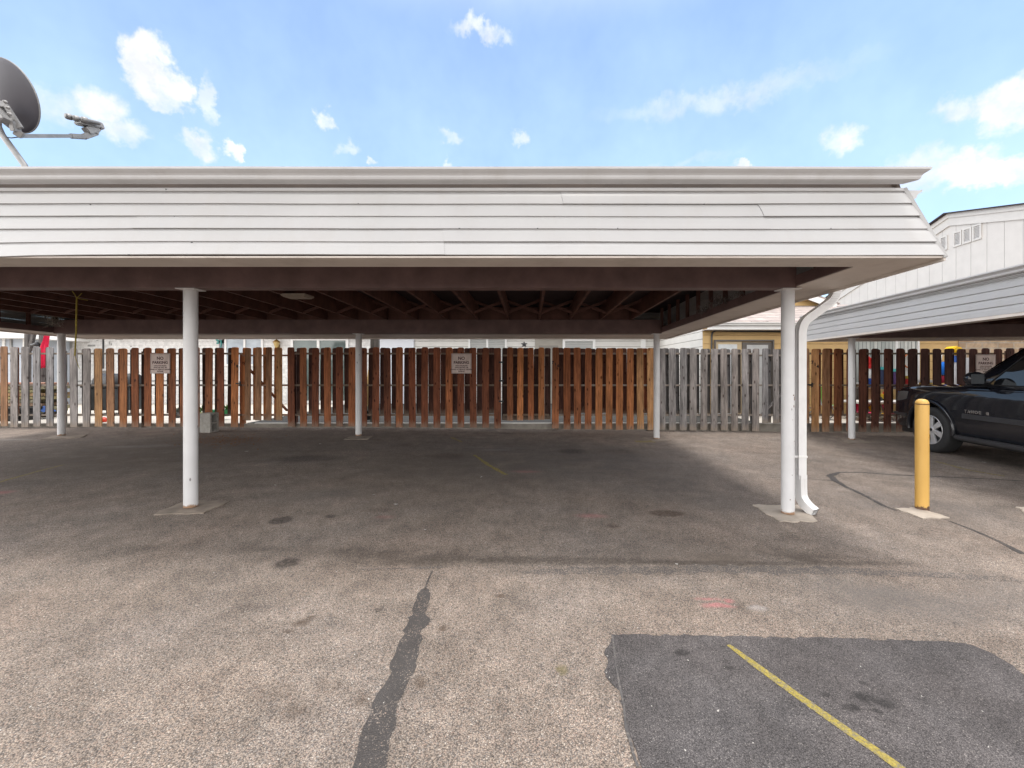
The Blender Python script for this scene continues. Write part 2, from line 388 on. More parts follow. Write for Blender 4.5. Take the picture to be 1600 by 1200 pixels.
STAINS = [(800, 715, 1.9, 1.6, SLATE, .66, .8, 1), (250, 710, 2.6, 1.7, OIL, .55, .8, 1), (980, 730, 1.7, 1.3, SLATE, .55, .8, 1),
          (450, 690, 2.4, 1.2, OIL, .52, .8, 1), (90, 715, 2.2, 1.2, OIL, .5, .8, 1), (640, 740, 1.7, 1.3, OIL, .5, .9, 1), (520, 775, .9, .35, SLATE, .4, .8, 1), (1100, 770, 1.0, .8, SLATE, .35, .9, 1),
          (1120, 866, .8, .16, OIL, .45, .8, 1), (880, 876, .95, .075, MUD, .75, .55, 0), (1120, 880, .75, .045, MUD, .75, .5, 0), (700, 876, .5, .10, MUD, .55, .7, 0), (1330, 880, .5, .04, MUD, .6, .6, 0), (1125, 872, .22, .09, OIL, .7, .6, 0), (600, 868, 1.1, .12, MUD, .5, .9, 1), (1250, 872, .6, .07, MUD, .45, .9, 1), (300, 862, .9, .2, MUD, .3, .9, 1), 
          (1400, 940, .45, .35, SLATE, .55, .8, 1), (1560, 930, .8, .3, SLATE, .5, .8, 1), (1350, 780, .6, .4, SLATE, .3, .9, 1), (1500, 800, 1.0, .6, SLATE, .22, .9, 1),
          (438, 813, 0.100, 0.104, SPOT, 0.97, .35, 0), (449, 880, 0.088, 0.085, SPOT, 0.97, .4, 0), (515, 807, 0.059, 0.049, SPOT, 0.80, .5, 0), (1041, 802, 0.201, 0.091, BRN, 0.97, .35, 0), (958, 822, 0.071, 0.061, BRN, 0.80, .5, 0), (590, 797, 0.142, 0.073, BRN, 0.57, .6, 0),
          (470, 973, 0.053, 0.037, BRN, 0.92, .5, 0), (485, 965, 0.035, 0.024, BRN, 0.92, .5, 0), (448, 987, 0.035, 0.024, BRN, 0.80, .5, 0), (780, 931, 0.041, 0.024, BRN, 0.92, .5, 0), (694, 981, 0.035, 0.024, BRN, 0.92, .5, 0), (657, 1065, 0.035, 0.043, BRN, 0.80, .5, 0), (595, 953, 0.035, 0.037, SPOT, 0.57, .5, 0), (878, 1045, 0.029, 0.037, (.12, .10, .04), 0.92, .5, 0), (515, 1072, 0.106, 0.055, BRN, 0.40, .8, 0), (430, 1080, 0.118, 0.073, BRN, 0.40, .8, 0), (565, 1093, 0.047, 0.061, BRN, 0.57, .8, 0), (460, 1110, 0.071, 0.061, BRN, 0.57, .8, 0),
          (893, 705, 0.260, 0.220, SPOT, 0.69, .6, 0), (970, 705, 0.295, 0.183, BRN, 0.46, .7, 0), (700, 712, 0.295, 0.268, BRN, 0.52, .7, 0), (350, 688, 0.885, 0.366, (.14, .075, .04), 0.57, .8, 0), (480, 716, 0.531, 0.268, SPOT, 0.69, .6, 0),
          (975, 891, .035, .028, PINK, .95, .4, 0), (1122, 946, .10, .030, PINK, .8, .7, 0), (1108, 936, .09, .016, PINK, .6, .8, 0), (1138, 938, .04, .022, PINK, .7, .7, 0), (925, 806, .16, .06, PINK, .5, .8, 0), (822, 737, .2, .07, PINK, .5, .8, 0), (1184, 950, .06, .035, CHALK, .6, .8, 0), (2, 770, .12, .09, PINK, .6, .7, 0), (600, 808, .1, .05, PINK, .3, .8, 0),
          (200, 698, .5, .1, CHALK, .35, .8, 0), (255, 696, .35, .12, CHALK, .3, .8, 0), (22, 687, .5, .1, CHALK, .4, .8, 0), (745, 683, .3, .06, CHALK, .35, .7, 0), (775, 703, .3, .1, CHALK, .35, .7, 0), (745, 699, .25, .1, (.3, .29, .28), .35, .7, 0), (800, 700, .35, .04, CHALK, .3, .8, 0), (730, 687, .22, .08, (.3, .29, .28), .3, .7, 0)]
TAN = [(0.0, (0.150, 0.129, 0.115)), (.09, (0.230, 0.190, 0.162)), (.28, (0.288, 0.234, 0.193)), (.45, (0.325, 0.262, 0.216)), (.62, (0.275, 0.236, 0.206)), (.74, (0.360, 0.290, 0.236)), (.84, (0.340, 0.252, 0.206)), (.90, (0.200, 0.178, 0.164)), (.965, (0.470, 0.411, 0.355))]
GREY = [(0.0, (.092, .084, .084)), (.3, (.112, .103, .103)), (.6, (.130, .119, .118)), (.82, (.152, .138, .135)), (.965, (.24, .22, .208))]
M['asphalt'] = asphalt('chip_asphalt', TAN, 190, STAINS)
PSTAINS = [(x, y, r*1.25, r*.9, (.016, .015, .015), .92, .55, 0) for (x, y, r) in ((1352, 1092, .042), (1329, 1106, .030), (1383, 1101, .036), (1348, 1068, .018), (1291, 1087, .020), (1370, 1112, .02), (1066, 1022, .035), (1139, 1043, .02))]
M['patch'] = asphalt('dark_asphalt', GREY, 240, PSTAINS)
M['tar'] = asphalt('tar_sealer', TAN, 190, (), .75, ((.050, .046, .045), .74, .60, .94))
M['joint'] = asphalt('broken_joint', TAN, 190, (), .85, ((.085, .078, .075), .56, .45, .9))

def paint_mat(name, col, wear):
    m = bpy.data.materials.new(name); m.use_nodes = True; t = NT(m.node_tree); b = m.node_tree.nodes['Principled BSDF']
    oc = t.n('ShaderNodeTexCoord').outputs['Object']
    k = t.mapr(t.noise(oc, 60, 5, .7), wear-.1, wear+.1)
    c = t.mix(k, (*col, 1), (.14, .128, .118, 1))
    c = t.mix(1.0, c, t.mapr(t.noise(oc, 150, 3), .3, .7, .55, 1.15), 'MULTIPLY')
    t.put(b.inputs['Base Color'], c); b.inputs['Roughness'].default_value = .85
    return m
M['yline'] = paint_mat('worn_yellow_paint', (.30, .235, .045), .56)
M['yline2'] = paint_mat('faded_yellow_paint', (.30, .22, .05), .52)

def bollard_mat():
    m = bpy.data.materials.new('bollard_yellow'); m.use_nodes = True; t = NT(m.node_tree); b = m.node_tree.nodes['Principled BSDF']
    oc = t.n('ShaderNodeTexCoord').outputs['Object']; sp = t.n('ShaderNodeSeparateXYZ', i0=oc)
    nz = t.noise(oc, 22, 6, .7)
    k = t.mapr(t.math('SUBTRACT', sp.outputs[2], t.math('MULTIPLY', nz, .16)), -.050, -.035, 1, 0)
    k2 = t.math('MULTIPLY', t.mapr(t.noise(oc, 55, 6, .7), .60, .66), t.mapr(sp.outputs[2], 1.03, 1.08, .06, .75))
    k = t.math('MAXIMUM', k, k2)
    base = t.mix(t.mapr(t.noise(t.scale(oc, (3, 3, 1)), 2, 5), .3, .7), (.56, .325, .075, 1), (.64, .385, .10, 1))
    base = t.mix(t.math('MULTIPLY', t.mapr(t.noise(t.scale(oc, (14, 14, 3)), 1, 6, .7), .6, .75), .4), base, (.36, .2, .06, 1))
    t.put(b.inputs['Base Color'], t.mix(k, base, (.10, .05, .028, 1))); b.inputs['Roughness'].default_value = .5
    return m
M['bollard'] = bollard_mat()

def base_rust_mat(name, col):
    """white post paint, rust-bitten just above the slab"""
    m = bpy.data.materials.new(name); m.use_nodes = True; t = NT(m.node_tree); b = m.node_tree.nodes['Principled BSDF']
    oc = t.n('ShaderNodeTexCoord').outputs['Object']; sp = t.n('ShaderNodeSeparateXYZ', i0=oc)
    oi = t.n('ShaderNodeObjectInfo'); rn = t.n('ShaderNodeCombineXYZ', i0=t.math('MULTIPLY', oi.outputs['Random'], 31.0))
    p = t.vmath('ADD', oc, rn)
    c = t.mix(1.0, (*col, 1), t.mapr(t.noise(p, 5, 5), .3, .7, .93, 1.03), 'MULTIPLY')
    k = t.mapr(t.math('SUBTRACT', sp.outputs[2], t.math('MULTIPLY', t.noise(p, 18, 5, .7), .09)), -.030, -.018, 1, 0)
    c = t.mix(t.math('MULTIPLY', k, .9), c, (.24, .12, .045, 1))
    chip = t.mapr(t.voro(t.scale(p, (11, 11, 5)), 1.0), .10, .075, 1, 0)
    chip = t.mapr(t.voro(t.scale(p, (9, 9, 4)), 1.0), .085, .06, 0, .8)
    c = t.mix(chip, c, (.12, .10, .10, 1))
    smear = t.math('MULTIPLY', t.mapr(t.noise(t.scale(p, (16, 16, 2)), 1, 6, .7), .58, .8), .35)
    c = t.mix(smear, c, (.38, .35, .32, 1))
    t.put(b.inputs['Base Color'], c); b.inputs['Roughness'].default_value = .4
    t.put(b.inputs['Normal'], t.n('ShaderNodeBump', Strength=.12, Distance=.004, Height=t.noise(p, 14, 4)))
    return m
M['post'] = base_rust_mat('post_paint', (.61, .605, .605))

def lines_mat(name, col, gap, axis, pitch, rough=.6, width=.05, var=.1, second=None):
    """boards/panels: thin dark joints every `pitch` along one object axis"""
    m = bpy.data.materials.new(name); m.use_nodes = True; t = NT(m.node_tree); b = m.node_tree.nodes['Principled BSDF']
    oc = t.n('ShaderNodeTexCoord').outputs['Object']; sp = t.n('ShaderNodeSeparateXYZ', i0=oc)
    fr = t.math('FRACT', t.math('DIVIDE', sp.outputs[axis], pitch))
    k = t.mapr(t.math('ABSOLUTE', t.math('SUBTRACT', fr, .5)), .5-width, .5-width*.4)
    c = t.mix(1.0, (*col, 1), t.mapr(t.noise(oc, 2.2, 6, .6), .3, .7, 1-var, 1+var*.4), 'MULTIPLY')
    if second:
        cell = t.math('FLOOR', t.math('DIVIDE', sp.outputs[axis], pitch))
        wn = t.n('ShaderNodeTexWhiteNoise', dict(noise_dimensions='1D'), W=cell)
        c = t.mix(wn.outputs[0], c, (*second, 1))
    c = t.mix(k, c, (*gap, 1))
    t.put(b.inputs['Base Color'], c); b.inputs['Roughness'].default_value = rough
    t.put(b.inputs['Normal'], t.n('ShaderNodeBump', Strength=.6, Distance=.012, Height=t.math('SUBTRACT', 1.0, k)))
    return m
M['lap'] = lines_mat('white_lap_siding', (.66, .64, .60), (.30, .28, .25), 2, .20, width=.06)
M['panel'] = lines_mat('vertical_panel_siding', (.55, .525, .50), (.33, .31, .29), 1, .61, width=.02, var=.07)
M['lap_y'] = lines_mat('yellow_lap_siding', (.60, .40, .17), (.40, .24, .10), 2, .23, width=.05)
M['vblind'] = lines_mat('vertical_blinds', (.62, .62, .58), (.10, .11, .11), 0, .10, width=.10, second=(.30, .33, .31))
M['hblind'] = lines_mat('horizontal_blinds', (.42, .42, .40), (.22, .22, .21), 2, .06, width=.12)

def brick_mat(name, a, b_, mortar, sc=1.0):
    m = bpy.data.materials.new(name); m.use_nodes = True; t = NT(m.node_tree); b = m.node_tree.nodes['Principled BSDF']
    oc = t.n('ShaderNodeTexCoord').outputs['Object']; sp = t.n('ShaderNodeSeparateXYZ', i0=oc)
    v = t.n('ShaderNodeCombineXYZ', i0=sp.outputs[0], i1=sp.outputs[2])
    br = t.n('ShaderNodeTexBrick', Vector=v, Color1=(*a, 1), Color2=(*b_, 1), Mortar=(*mortar, 1), Scale=sc, Mortar_Size=.012, Brick_Width=.42, Row_Height=.14)
    c = t.mix(1.0, br.outputs[0], t.mapr(t.noise(oc, 6, 6, .7), .3, .7, .72, 1.2), 'MULTIPLY')
    t.put(b.inputs['Base Color'], c); b.inputs['Roughness'].default_value = .85
    t.put(b.inputs['Normal'], t.n('ShaderNodeBump', Strength=.5, Distance=.01, Height=t.math('SUBTRACT', 1.0, br.outputs[1])))
    return m
M['brick_w'] = brick_mat('painted_brick', (.66, .65, .635), (.645, .635, .62), (.60, .585, .57))
M['brick_t'] = brick_mat('tan_brick', (.36, .25, .16), (.46, .34, .23), (.40, .35, .29))
M['shingle'] = brick_mat('roof_shingles', (.30, .25, .23), (.40, .34, .31), (.20, .17, .16))

def glass_mat(name, col, rough=.06):
    m = bpy.data.materials.new(name); m.use_nodes = True; t = NT(m.node_tree); b = m.node_tree.nodes['Principled BSDF']
    oc = t.n('ShaderNodeTexCoord').outputs['Object']
    t.put(b.inputs['Base Color'], t.mix(t.mapr(t.noise(oc, 2.5, 3), .35, .65), (*[c*.7 for c in col], 1), (*col, 1)))
    b.inputs['Roughness'].default_value = rough; b.inputs['Specular IOR Level'].default_value = .7
    return m
M['glass_g'] = glass_mat('window_glass', (.11, .14, .13)); M['glass_b'] = glass_mat('pale_window', (.42, .47, .52), .15)
M['carglass'] = glass_mat('tinted_car_glass', (.010, .011, .013), .03)
def carpaint():
    m = bpy.data.materials.new('black_car_paint'); m.use_nodes = True; t = NT(m.node_tree); b = m.node_tree.nodes['Principled BSDF']
    oc = t.n('ShaderNodeTexCoord').outputs['Object']; sp = t.n('ShaderNodeSeparateXYZ', i0=oc)
    dust = t.math('MULTIPLY', t.mapr(t.math('ADD', sp.outputs[2], t.math('MULTIPLY', t.noise(oc, 4, 6, .7), .4)), .95, .45), .10)
    t.put(b.inputs['Base Color'], t.mix(dust, (.009, .010, .014, 1), (.05, .047, .045, 1)))
    t.put(b.inputs['Roughness'], t.mapr(dust, 0, .1, .08, .3))
    b.inputs['Coat Weight'].default_value = .25; b.inputs['Coat Roughness'].default_value = .03; b.inputs['Specular IOR Level'].default_value = .42
    return m
M['carpaint'] = carpaint()
M['signface'] = mat('sign_face', (.66, .55, .50), .6, var=.12, vscale=9, dirt=((.30, .2, .14), .5, 14))
M['signink'] = mat('sign_ink', (.09, .035, .035), .7, var=.2, vscale=60)
M['ink'] = mat('painted_number', (.02, .014, .012), .8)
# ================================================================== GROUND
def ground_sheet():
    xs = [-400, -120, -40, -20, -12, -8, -5, -3.4, -1, 1, 3, 5, 7, 10, 16, 30, 80, 400]
    ys = [-400, -100, -30, -12, -6, -3, 0, 2, 4.16, 6, 8, 9.6, 14, 25, 60, 150, 400]
    vs = [(x, y, gz(x, y)) for y in ys for x in xs]; n = len(xs)
    fs = [(j*n+i, j*n+i+1, (j+1)*n+i+1, (j+1)*n+i) for j in range(len(ys)-1) for i in range(n-1)]
    o = MB().add(vs, fs).build('ground', M['asphalt']); props(o, 'pale worn chip asphalt of the parking court', 'ground', kind='structure')
ground_sheet()

def smooth_closed(pts, amp, n=6, seed=1):
    """ragged closed outline"""
    rr = random.Random(seed); out = []
    for i, p in enumerate(pts):
        q = pts[(i+1) % len(pts)]; d = (q-p); nrm = Vector((-d.y, d.x, 0))
        if nrm.length > 1e-6: nrm.normalize()
        k = max(2, int(d.length/.03)) if n == 0 else n
        for j in range(k):
            f = j/k; out.append(p.lerp(q, f)+nrm*(rr.uniform(-amp, amp) if 0 < j else 0))
    return out
def sheet(name, pts, m, dz, label=None, cat=None, amp=.0, n=1, seed=1, kind='structure'):
    p = [Vector((a.x, a.y, 0)) for a in pts]
    if amp: p = smooth_closed(p, amp, n, seed)
    vs = [Vector((a.x, a.y, gz(a.x, a.y)+dz)) for a in p]
    o = MB().poly(vs, .02).build(name, m); return props(o, label, cat, kind=kind)
# dark repair patch (front right), running on behind the camera's feet
P = [G(*q) for q in ((955, 992), (1010, 992), (1080, 994), (1150, 995), (1230, 997), (1300, 998), (1400, 1001), (1480, 1003), (1522, 1010), (1560, 1028), (1600, 1056), (1700, 1130), (1800, 1290), (1030, 1290), (985, 1150), (975, 1115), (968, 1080), (955, 1068), (944, 1050), (950, 1035), (944, 1022), (951, 1010))]
sheet('asphalt_patch', P, M['patch'], .004, 'smooth dark asphalt patch in the front right of the paving', 'patch', .011, 0, 3)
ribbon_later = True
def ribbon(name, path, m, dz, label, cat, jit=.15, seed=2):
    """path: (px,py,half width m) in ground"""
    rr = random.Random(seed); c = []
    for i in range(len(path)-1):
        a, b = G(*path[i][:2]), G(*path[i+1][:2]); k = max(2, int((b-a).length/.05))
        for j in range(k): c.append((a.lerp(b, j/k), path[i][2]+(path[i+1][2]-path[i][2])*j/k))
    c.append((G(*path[-1][:2]), path[-1][2]))
    L, Rr = [], []
    for i, (p, w) in enumerate(c):
        t = c[min(i+1, len(c)-1)][0]-c[max(i-1, 0)][0]; nn = Vector((-t.y, t.x, 0)).normalized()
        L.append(p+nn*w*(1+rr.uniform(-jit, jit))); Rr.append(p-nn*w*(1+rr.uniform(-jit, jit)))
    mb = MB(); vs = [Vector((q.x, q.y, gz(q.x, q.y)+dz)) for q in L+Rr]; n = len(L)
    mb.add(vs, [(i, i+1, n+i+1, n+i) for i in range(n-1)])
    o = mb.build(name, m); return props(o, label, cat, kind='structure')
ribbon('sealed_crack', [(668, 920, .012), (665, 922, .026), (662, 927, .036), (657, 945, .046), (655, 960, .040), (654, 968, .060), (648, 980, .058), (645, 990, .046), (640, 1010, .052), (633, 1035, .060), (628, 1050, .050), (618, 1070, .060), (604, 1100, .056), (592, 1135, .060), (572, 1200, .06), (545, 1290, .06)], M['tar'], .0020, 'wide dark strip of crack sealer running toward the camera', 'crack seal', .22, 5)
ribbon('sealed_crack', [(675, 893, .006), (670, 905, .006), (664, 922, .007)], M['tar'], .0020, 'hairline crack above the wide sealed crack', 'crack', .5, 6)
ribbon('sealed_crack', [(1600, 866, .03), (1560, 846, .02), (1520, 828, .016), (1482, 814, .012)], M['tar'], .0020, 'thin tar line running right from the bollard slab', 'crack seal', .25, 7)
ribbon('sealed_crack', [(1400, 798, .012), (1380, 790, .022), (1350, 774, .024), (1320, 760, .026), (1303, 750, .04), (1297, 743, .04), (1312, 738, .022), (1345, 738, .02), (1395, 742, .02), (1450, 744, .02), (1530, 748, .02), (1680, 756, .02)], M['tar'], .0023, 'hooked tar line on the ground left of the bollard', 'crack seal', .2, 8)
ribbon('sealed_crack', [(1200, 746, .005), (1250, 747, .007), (1310, 752, .009)], M['tar'], .0017, 'faint crack joining the hooked tar line', 'crack', .4, 9)
ribbon('sealed_joint', [(815, 895, .02), (870, 893, .04), (950, 892, .052), (1060, 890, .058), (1180, 890, .060), (1290, 892, .055), (1390, 895, .05), (1480, 899, .04), (1600, 907, .025)], M['joint'], .0014, 'grey joint crossing the ground under the eave', 'joint', .55, 10)
ribbon('sealed_joint', [(560, 890, .006), (640, 888, .012), (692, 886, .02)], M['joint'], .0014, 'short grey joint above the wide sealed crack', 'joint', .5, 11)
ribbon('yellow_line', [(1138, 1009, .012), (1180, 1040, .020), (1240, 1084, .020), (1312, 1135, .020), (1400, 1197, .020), (1520, 1290, .02)], M['yline'], .0056, 'yellow stall line on the dark asphalt patch', 'road marking', .06, 12)
ribbon('yellow_line', [(741, 711, .025), (764, 727, .03), (791, 742, .03)], M['yline'], .0015, 'thin yellow stall line in the middle bay', 'road marking', .3, 13)
ribbon('yellow_line', [(-40, 764, .03), (0, 753, .03), (50, 739, .03), (100, 726, .02)], M['yline2'], .0015, 'faded yellow stall line at the far left', 'road marking', .3, 14)
ribbon('yellow_line', [(704, 683, .03), (722, 691, .03)], M['yline2'], .0015, 'short yellow stub near the middle of the fence', 'road marking', .4, 15)
ribbon('yellow_line', [(992, 690, .09), (1022, 690, .10)], M['yline2'], .0015, 'yellow dab beside the slab of the rear right post', 'road marking', .3, 16)
ribbon('yellow_line', [(1462, 721, .03), (1515, 735, .03), (1570, 744, .03)], M['yline2'], .0016, 'faint yellow line beside the black car', 'road marking', .5, 17)

def pad(pts, label, seed, m='concrete'):
    p = [G(*q) for q in pts]; q = smooth_closed([Vector((a.x, a.y, 0)) for a in p], .018, 7, seed)
    vs = [Vector((a.x, a.y, gz(a.x, a.y)+.010)) for a in q]
    o = MB().poly(vs, .05).build('concrete_pad', M[m]); props(o, label, 'footing slab', 'post footings', 'structure')
pad([(240, 805), (318, 803), (358, 784), (288, 783)], 'slab under the front left post', 21, 'concrete_d')
pad([(1219, 816), (1277, 815), (1252, 790), (1176, 790)], 'slab under the front right post', 22)
pad([(1443, 812), (1484, 810), (1434, 795), (1399, 795)], 'pale slab under the yellow bollard', 23)
pad([(64, 687), (128, 684), (136, 680), (84, 681)], 'slab under the rear left post', 24, 'concrete_d')
pad([(537, 687), (574, 687), (583, 682), (548, 682)], 'slab under the rear middle post', 25, 'concrete_d')
pad([(1020, 690), (1050, 689), (1034, 684), (1004, 684)], 'slab under the rear right post', 26, 'concrete_d')
pad([(1326, 694), (1360, 692), (1340, 685), (1312, 686)], 'slab under the post of the other carport', 27, 'concrete_d')
pad([(1600, 801), (1680, 800), (1640, 792), (1588, 793)], 'pale slab at the right edge', 28)

ribbon('patch_seam', [(957, 994, .004), (960, 1015, .005), (962, 1040, .004), (968, 1070, .006), (974, 1100, .005), (979, 1140, .006), (996, 1200, .005)], M['tar0'], .0052, 'thin crack just inside the left edge of the dark patch', 'crack', .5, 19)
# patio behind the fence with its kerb wall
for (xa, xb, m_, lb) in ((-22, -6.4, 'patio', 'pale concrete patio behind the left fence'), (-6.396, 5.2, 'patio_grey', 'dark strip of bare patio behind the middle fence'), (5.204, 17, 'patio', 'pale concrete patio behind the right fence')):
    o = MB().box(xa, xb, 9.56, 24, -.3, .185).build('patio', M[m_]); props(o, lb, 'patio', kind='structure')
o = MB().box(-6.2, 17, 9.51, 9.555, .1725, .192).build('kerb_cap', mat('kerb_edge', (.48, .46, .43), .8, var=.15, vscale=4)); props(o, 'thin white edge along the top of the kerb', 'kerb edge', kind='structure')
mb = MB()
for i in range(26):
    x0 = -22+i*1.5; mb.box(x0, x0+1.494, 9.50, 9.557, -.3, .172)
o = mb.build('kerb_wall', M['curb']); props(o, 'low concrete kerb under the fence', 'kerb', kind='structure')

# ================================================================== CARPORT
GUT = [(a, b*.76) for a, b in [(0,0), (.062,0), (.074,.006), (.080,.022), (.082,.036), (.092,.050), (.110,.064), (.122,.076), (.124,.096), (.112,.096), (.106,.088), (.012,.088), (.012,.096), (0,.096)]]
def siding_face(mb, c0, c1, up, out, ncourse, L, inset, jseed, sag=None, seams=()):
    """clapboard-look panel between bottom corners c0,c1; narrows by `inset` at both ends going up L metres"""
    rr = random.Random(jseed); d = (c1-c0); length = d.length; d.normalize(); h = L/ncourse
    nx = 40
    ph = [rr.uniform(0, 6) for _ in range(8)]
    for k in range(ncourse):
        s0, s1 = k*h, (k+1)*h
        prof = [(0.000, s0+.003), (.0135, s0+.001), (.0145, s0+.004), (.012, s0+.66*h), (.0095, s0+.82*h), (.003, s0+.92*h), (.0005, s1+.003)]
        cuts = [0.0]+sorted([f for (kk, f) in seams if kk == k])+[1.0]
        for ci in range(len(cuts)-1):
            a0, a1 = cuts[ci], cuts[ci+1]; off = .003 if ci % 2 else 0
            n = max(2, int(nx*(a1-a0))); vs = []
            for i in range(n+1):
                f = a0+(a1-a0)*i/n
                for (a, b) in prof:
                    lo, hi = inset*b/L, length-inset*b/L
                    x = lo+(hi-lo)*f
                    wob = .0022*math.sin(x*.8+ph[0]+k*.35)+.0010*math.sin(x*2.3+ph[1]+k*.3)+.0005*math.sin(x*6+ph[k+2])
                    bb = b+wob*.9
                    if sag: bb += sag(x)*max(0, 1-b/(2.2*h))
                    vs.append(c0+d*x+up*bb+out*(a+off+wob*.5))
            m = len(prof)
            mb.add(vs, [(i*m+j, i*m+j+1, (i+1)*m+j+1, (i+1)*m+j) for i in range(n) for j in range(m-1)])

def carport(root, x0, x1, y0, y1, zb, L, inset, ncourse, poles, beam_y, side_gutter, tilt=None, inner=(.45, .265), beam_h=.27, front_gutter=True, sag=None, seams=(), left_gutter=False, rx0=None):
    """hip-skirted flat carport in its parent's axes; zb = soffit height"""
    sl = math.hypot(L, inset); T = tilt
    cs = [Vector((x0, y0, zb)), Vector((x1, y0, zb)), Vector((x1, y1, zb)), Vector((x0, y1, zb))]
    h = math.sqrt(max(L*L-inset*inset, 1e-6)); zt = zb+h
    outs = [Vector((0, -1, 0)), Vector((1, 0, 0)), Vector((0, 1, 0)), Vector((-1, 0, 0))]
    for i, nm in enumerate(('front', 'right', 'rear', 'left')):
        a, b = cs[i], cs[(i+1) % 4]
        up = (Vector((0, 0, h))-outs[i]*inset).normalized(); nrm = (outs[i]*h+Vector((0, 0, inset))).normalized()
        mb = MB(); siding_face(mb, a, b, up, nrm, ncourse, L, inset, 3+i, sag if i == 0 else None, seams if i in (0, 3) else ())
        mb.build('siding', M['vinyl'], root, tilt=T, fix=False)
        # top trim strip and starter
        t0 = a+up*L+(b-a).normalized()*inset; t1 = b+up*L-(b-a).normalized()*inset
        MB().extr([(0, 0), (.016, 0), (.018, .004), (.018, .026), (.012, .032), (0, .032)], t0+up*.002, t1+up*.002, nrm, up, .3, .3).build('top_trim', M['vinyl'], root, tilt=T)
        t0b = t0+up*.036+Vector((0, 0, 0)); t1b = t1+up*.036
        MB().extr([(-.03, 0), (-.006, 0), (-.006, .075), (-.03, .075)], t0b, t1b, nrm, up, 0, 0).build('fascia_board', M['shaded_fascia'], root, tilt=T)
    # hip corner trims
    for i in range(4):
        p = cs[i]; o1, o0 = outs[i], outs[i-1]
        q = p+Vector((0, 0, h))-o1*inset-o0*inset
        oo = (o1+o0).normalized()
        MB().bar(p+oo*.010-Vector((0, 0, .012)), q+oo*.010+Vector((0, 0, .03)), .024, .026, oo).build('corner_trim', M['vinyl'], root, bevel=.004, tilt=T)
    # soffit ring with a small drip lip
    ix, iy = inner; zs = zb-.004
    mb = MB()
    mb.box(x0, x1, y0, y0+iy, zs-.006, zs); mb.box(x0, x1, y1-iy*2.6, y1, zs-.006, zs)
    mb.box(x0, x0+ix, y0+iy+.002, y1-iy*2.6-.002, zs-.004, zs+.002); mb.box(x1-ix, x1, y0+iy+.002, y1-iy*2.6-.002, zs-.004, zs+.002)
    mb.build('soffit', M['soffit'], root, tilt=T)
    mb = MB(); rr = random.Random(5)
    w = .02
    mb.box(x0+.01, x1-.01, y0+.002, y0+.010, zs-.010, zs+.004); mb.box(x0+.01, x1-.01, y1-.004, y1+.012, zs-.034, zs+.010)
    mb.box(x1-.004, x1+.012, y0, y1, zs-.030, zs+.010); mb.box(x0-.012, x0+.004, y0, y1, zs-.030, zs+.010)
    mb.build('drip_edge', M['soffit'], root, tilt=T)
    # structure: beams, rim joists, rafters, deck
    zbm = zb-.018
    for by in beam_y:
        MB().box(x0+ix-.004, x1-ix+.004, by-.072, by+.072, zbm, zbm+beam_h).build('beam', M['brown'], root, bevel=.006, tilt=T)
    for bx in (x0+ix-.03, x1-ix-.01):
        MB().box(bx, bx+.04, y0+iy, y1-iy*2.6, zb+.001, zb+.10).build('rim_joist', M['brown'], root, tilt=T)
    for by in (y0+iy-.04, y1-iy*2.6+.002):
        MB().box(x0+ix, x1-ix, by, by+.038, zb+.001, zb+.10).build('rim_joist', M['brown'], root, tilt=T)
    zr = zbm+beam_h; n = 0
    x = x0+ix+.16 if rx0 is None else rx0
    while x > x0+ix+.6: x -= .6
    proto = None; xs = []
    while x < x1-ix-.05: xs.append(x); x += .6
    for x in xs:
        if proto is None:
            proto = MB().box(-.019, .019, y0+inset+.04, y1-inset-.04, zr+.002, zt-.02).build('rafter', M['rafter'], root, tilt=T); proto.location.x = x
        else:
            c = proto.copy(); COL.objects.link(c); c.parent = root; c.location.x = x
    # cross bridging between rafters
    for yb in (beam_y[0]+.55, beam_y[-1]-.9):
        mb = MB()
        for a, b in zip(xs[:-1], xs[1:]):
            mb.bar((a+.02, yb, zr+.01), (b-.02, yb, zt-.06), .018, .045); mb.bar((a+.02, yb+.06, zt-.06), (b-.02, yb+.06, zr+.01), .018, .045)
        mb.build('cross_bridging', M['rafter'], root, tilt=T)
    for by in beam_y:
        pb = None
        for a, b in zip(xs[:-1], xs[1:]):
            if pb is None: pb = MB().box(.021, .6-.021, by-.02, by+.02, zr+.004, zt-.03).build('blocking', M['rafter'], root, tilt=T); pb.location.x = a
            else: c = pb.copy(); COL.objects.link(c); c.parent = root; c.location.x = a
    for bx in (x0+ix-.02, x1-ix-.01):
        yy = y0+.7
        while yy < y1-.8: MB().box(bx, bx+.05, yy, yy+.04, zb+.10, zt-.05).build('cripple_stud', M['rafter'], root, tilt=T); yy += .45
    MB().box(x0+inset+.03, x1-inset-.03, y0+inset+.03, y1-inset-.03, zt-.018, zt+.07).build('roof_deck', M['deck'], root, tilt=T)
    # gutters
    yg = y0+inset-.035
    zg = zt+.049
    if front_gutter:
        MB().extr(GUT, (x0+inset, yg, zg), (x1-inset-.035, yg, zg), (0, -1, 0), (0, 0, 1), .9, .9, nseg=24, jit=lambda q, t, b: .0022*math.sin(q.x*1.7)+.001*math.sin(q.x*5.1)).build('gutter', M['gutter'], root, tilt=T)
    if side_gutter:
        MB().extr(GUT, (x1-inset+.055, y0+inset+.03, zg-.085), (x1-inset+.055, y1-inset, zg-.085), (1, 0, 0), (0, 0, 1)).build('gutter', M['gutter'], root, tilt=T)
    if left_gutter:
        MB().extr(GUT, (x0+inset-.03, y0+inset, zg-.012), (x0+inset-.03, y1-inset, zg-.012), (-1, 0, 0), (0, 0, 1)).build('gutter', M['gutter'], root, tilt=T)
    return zt

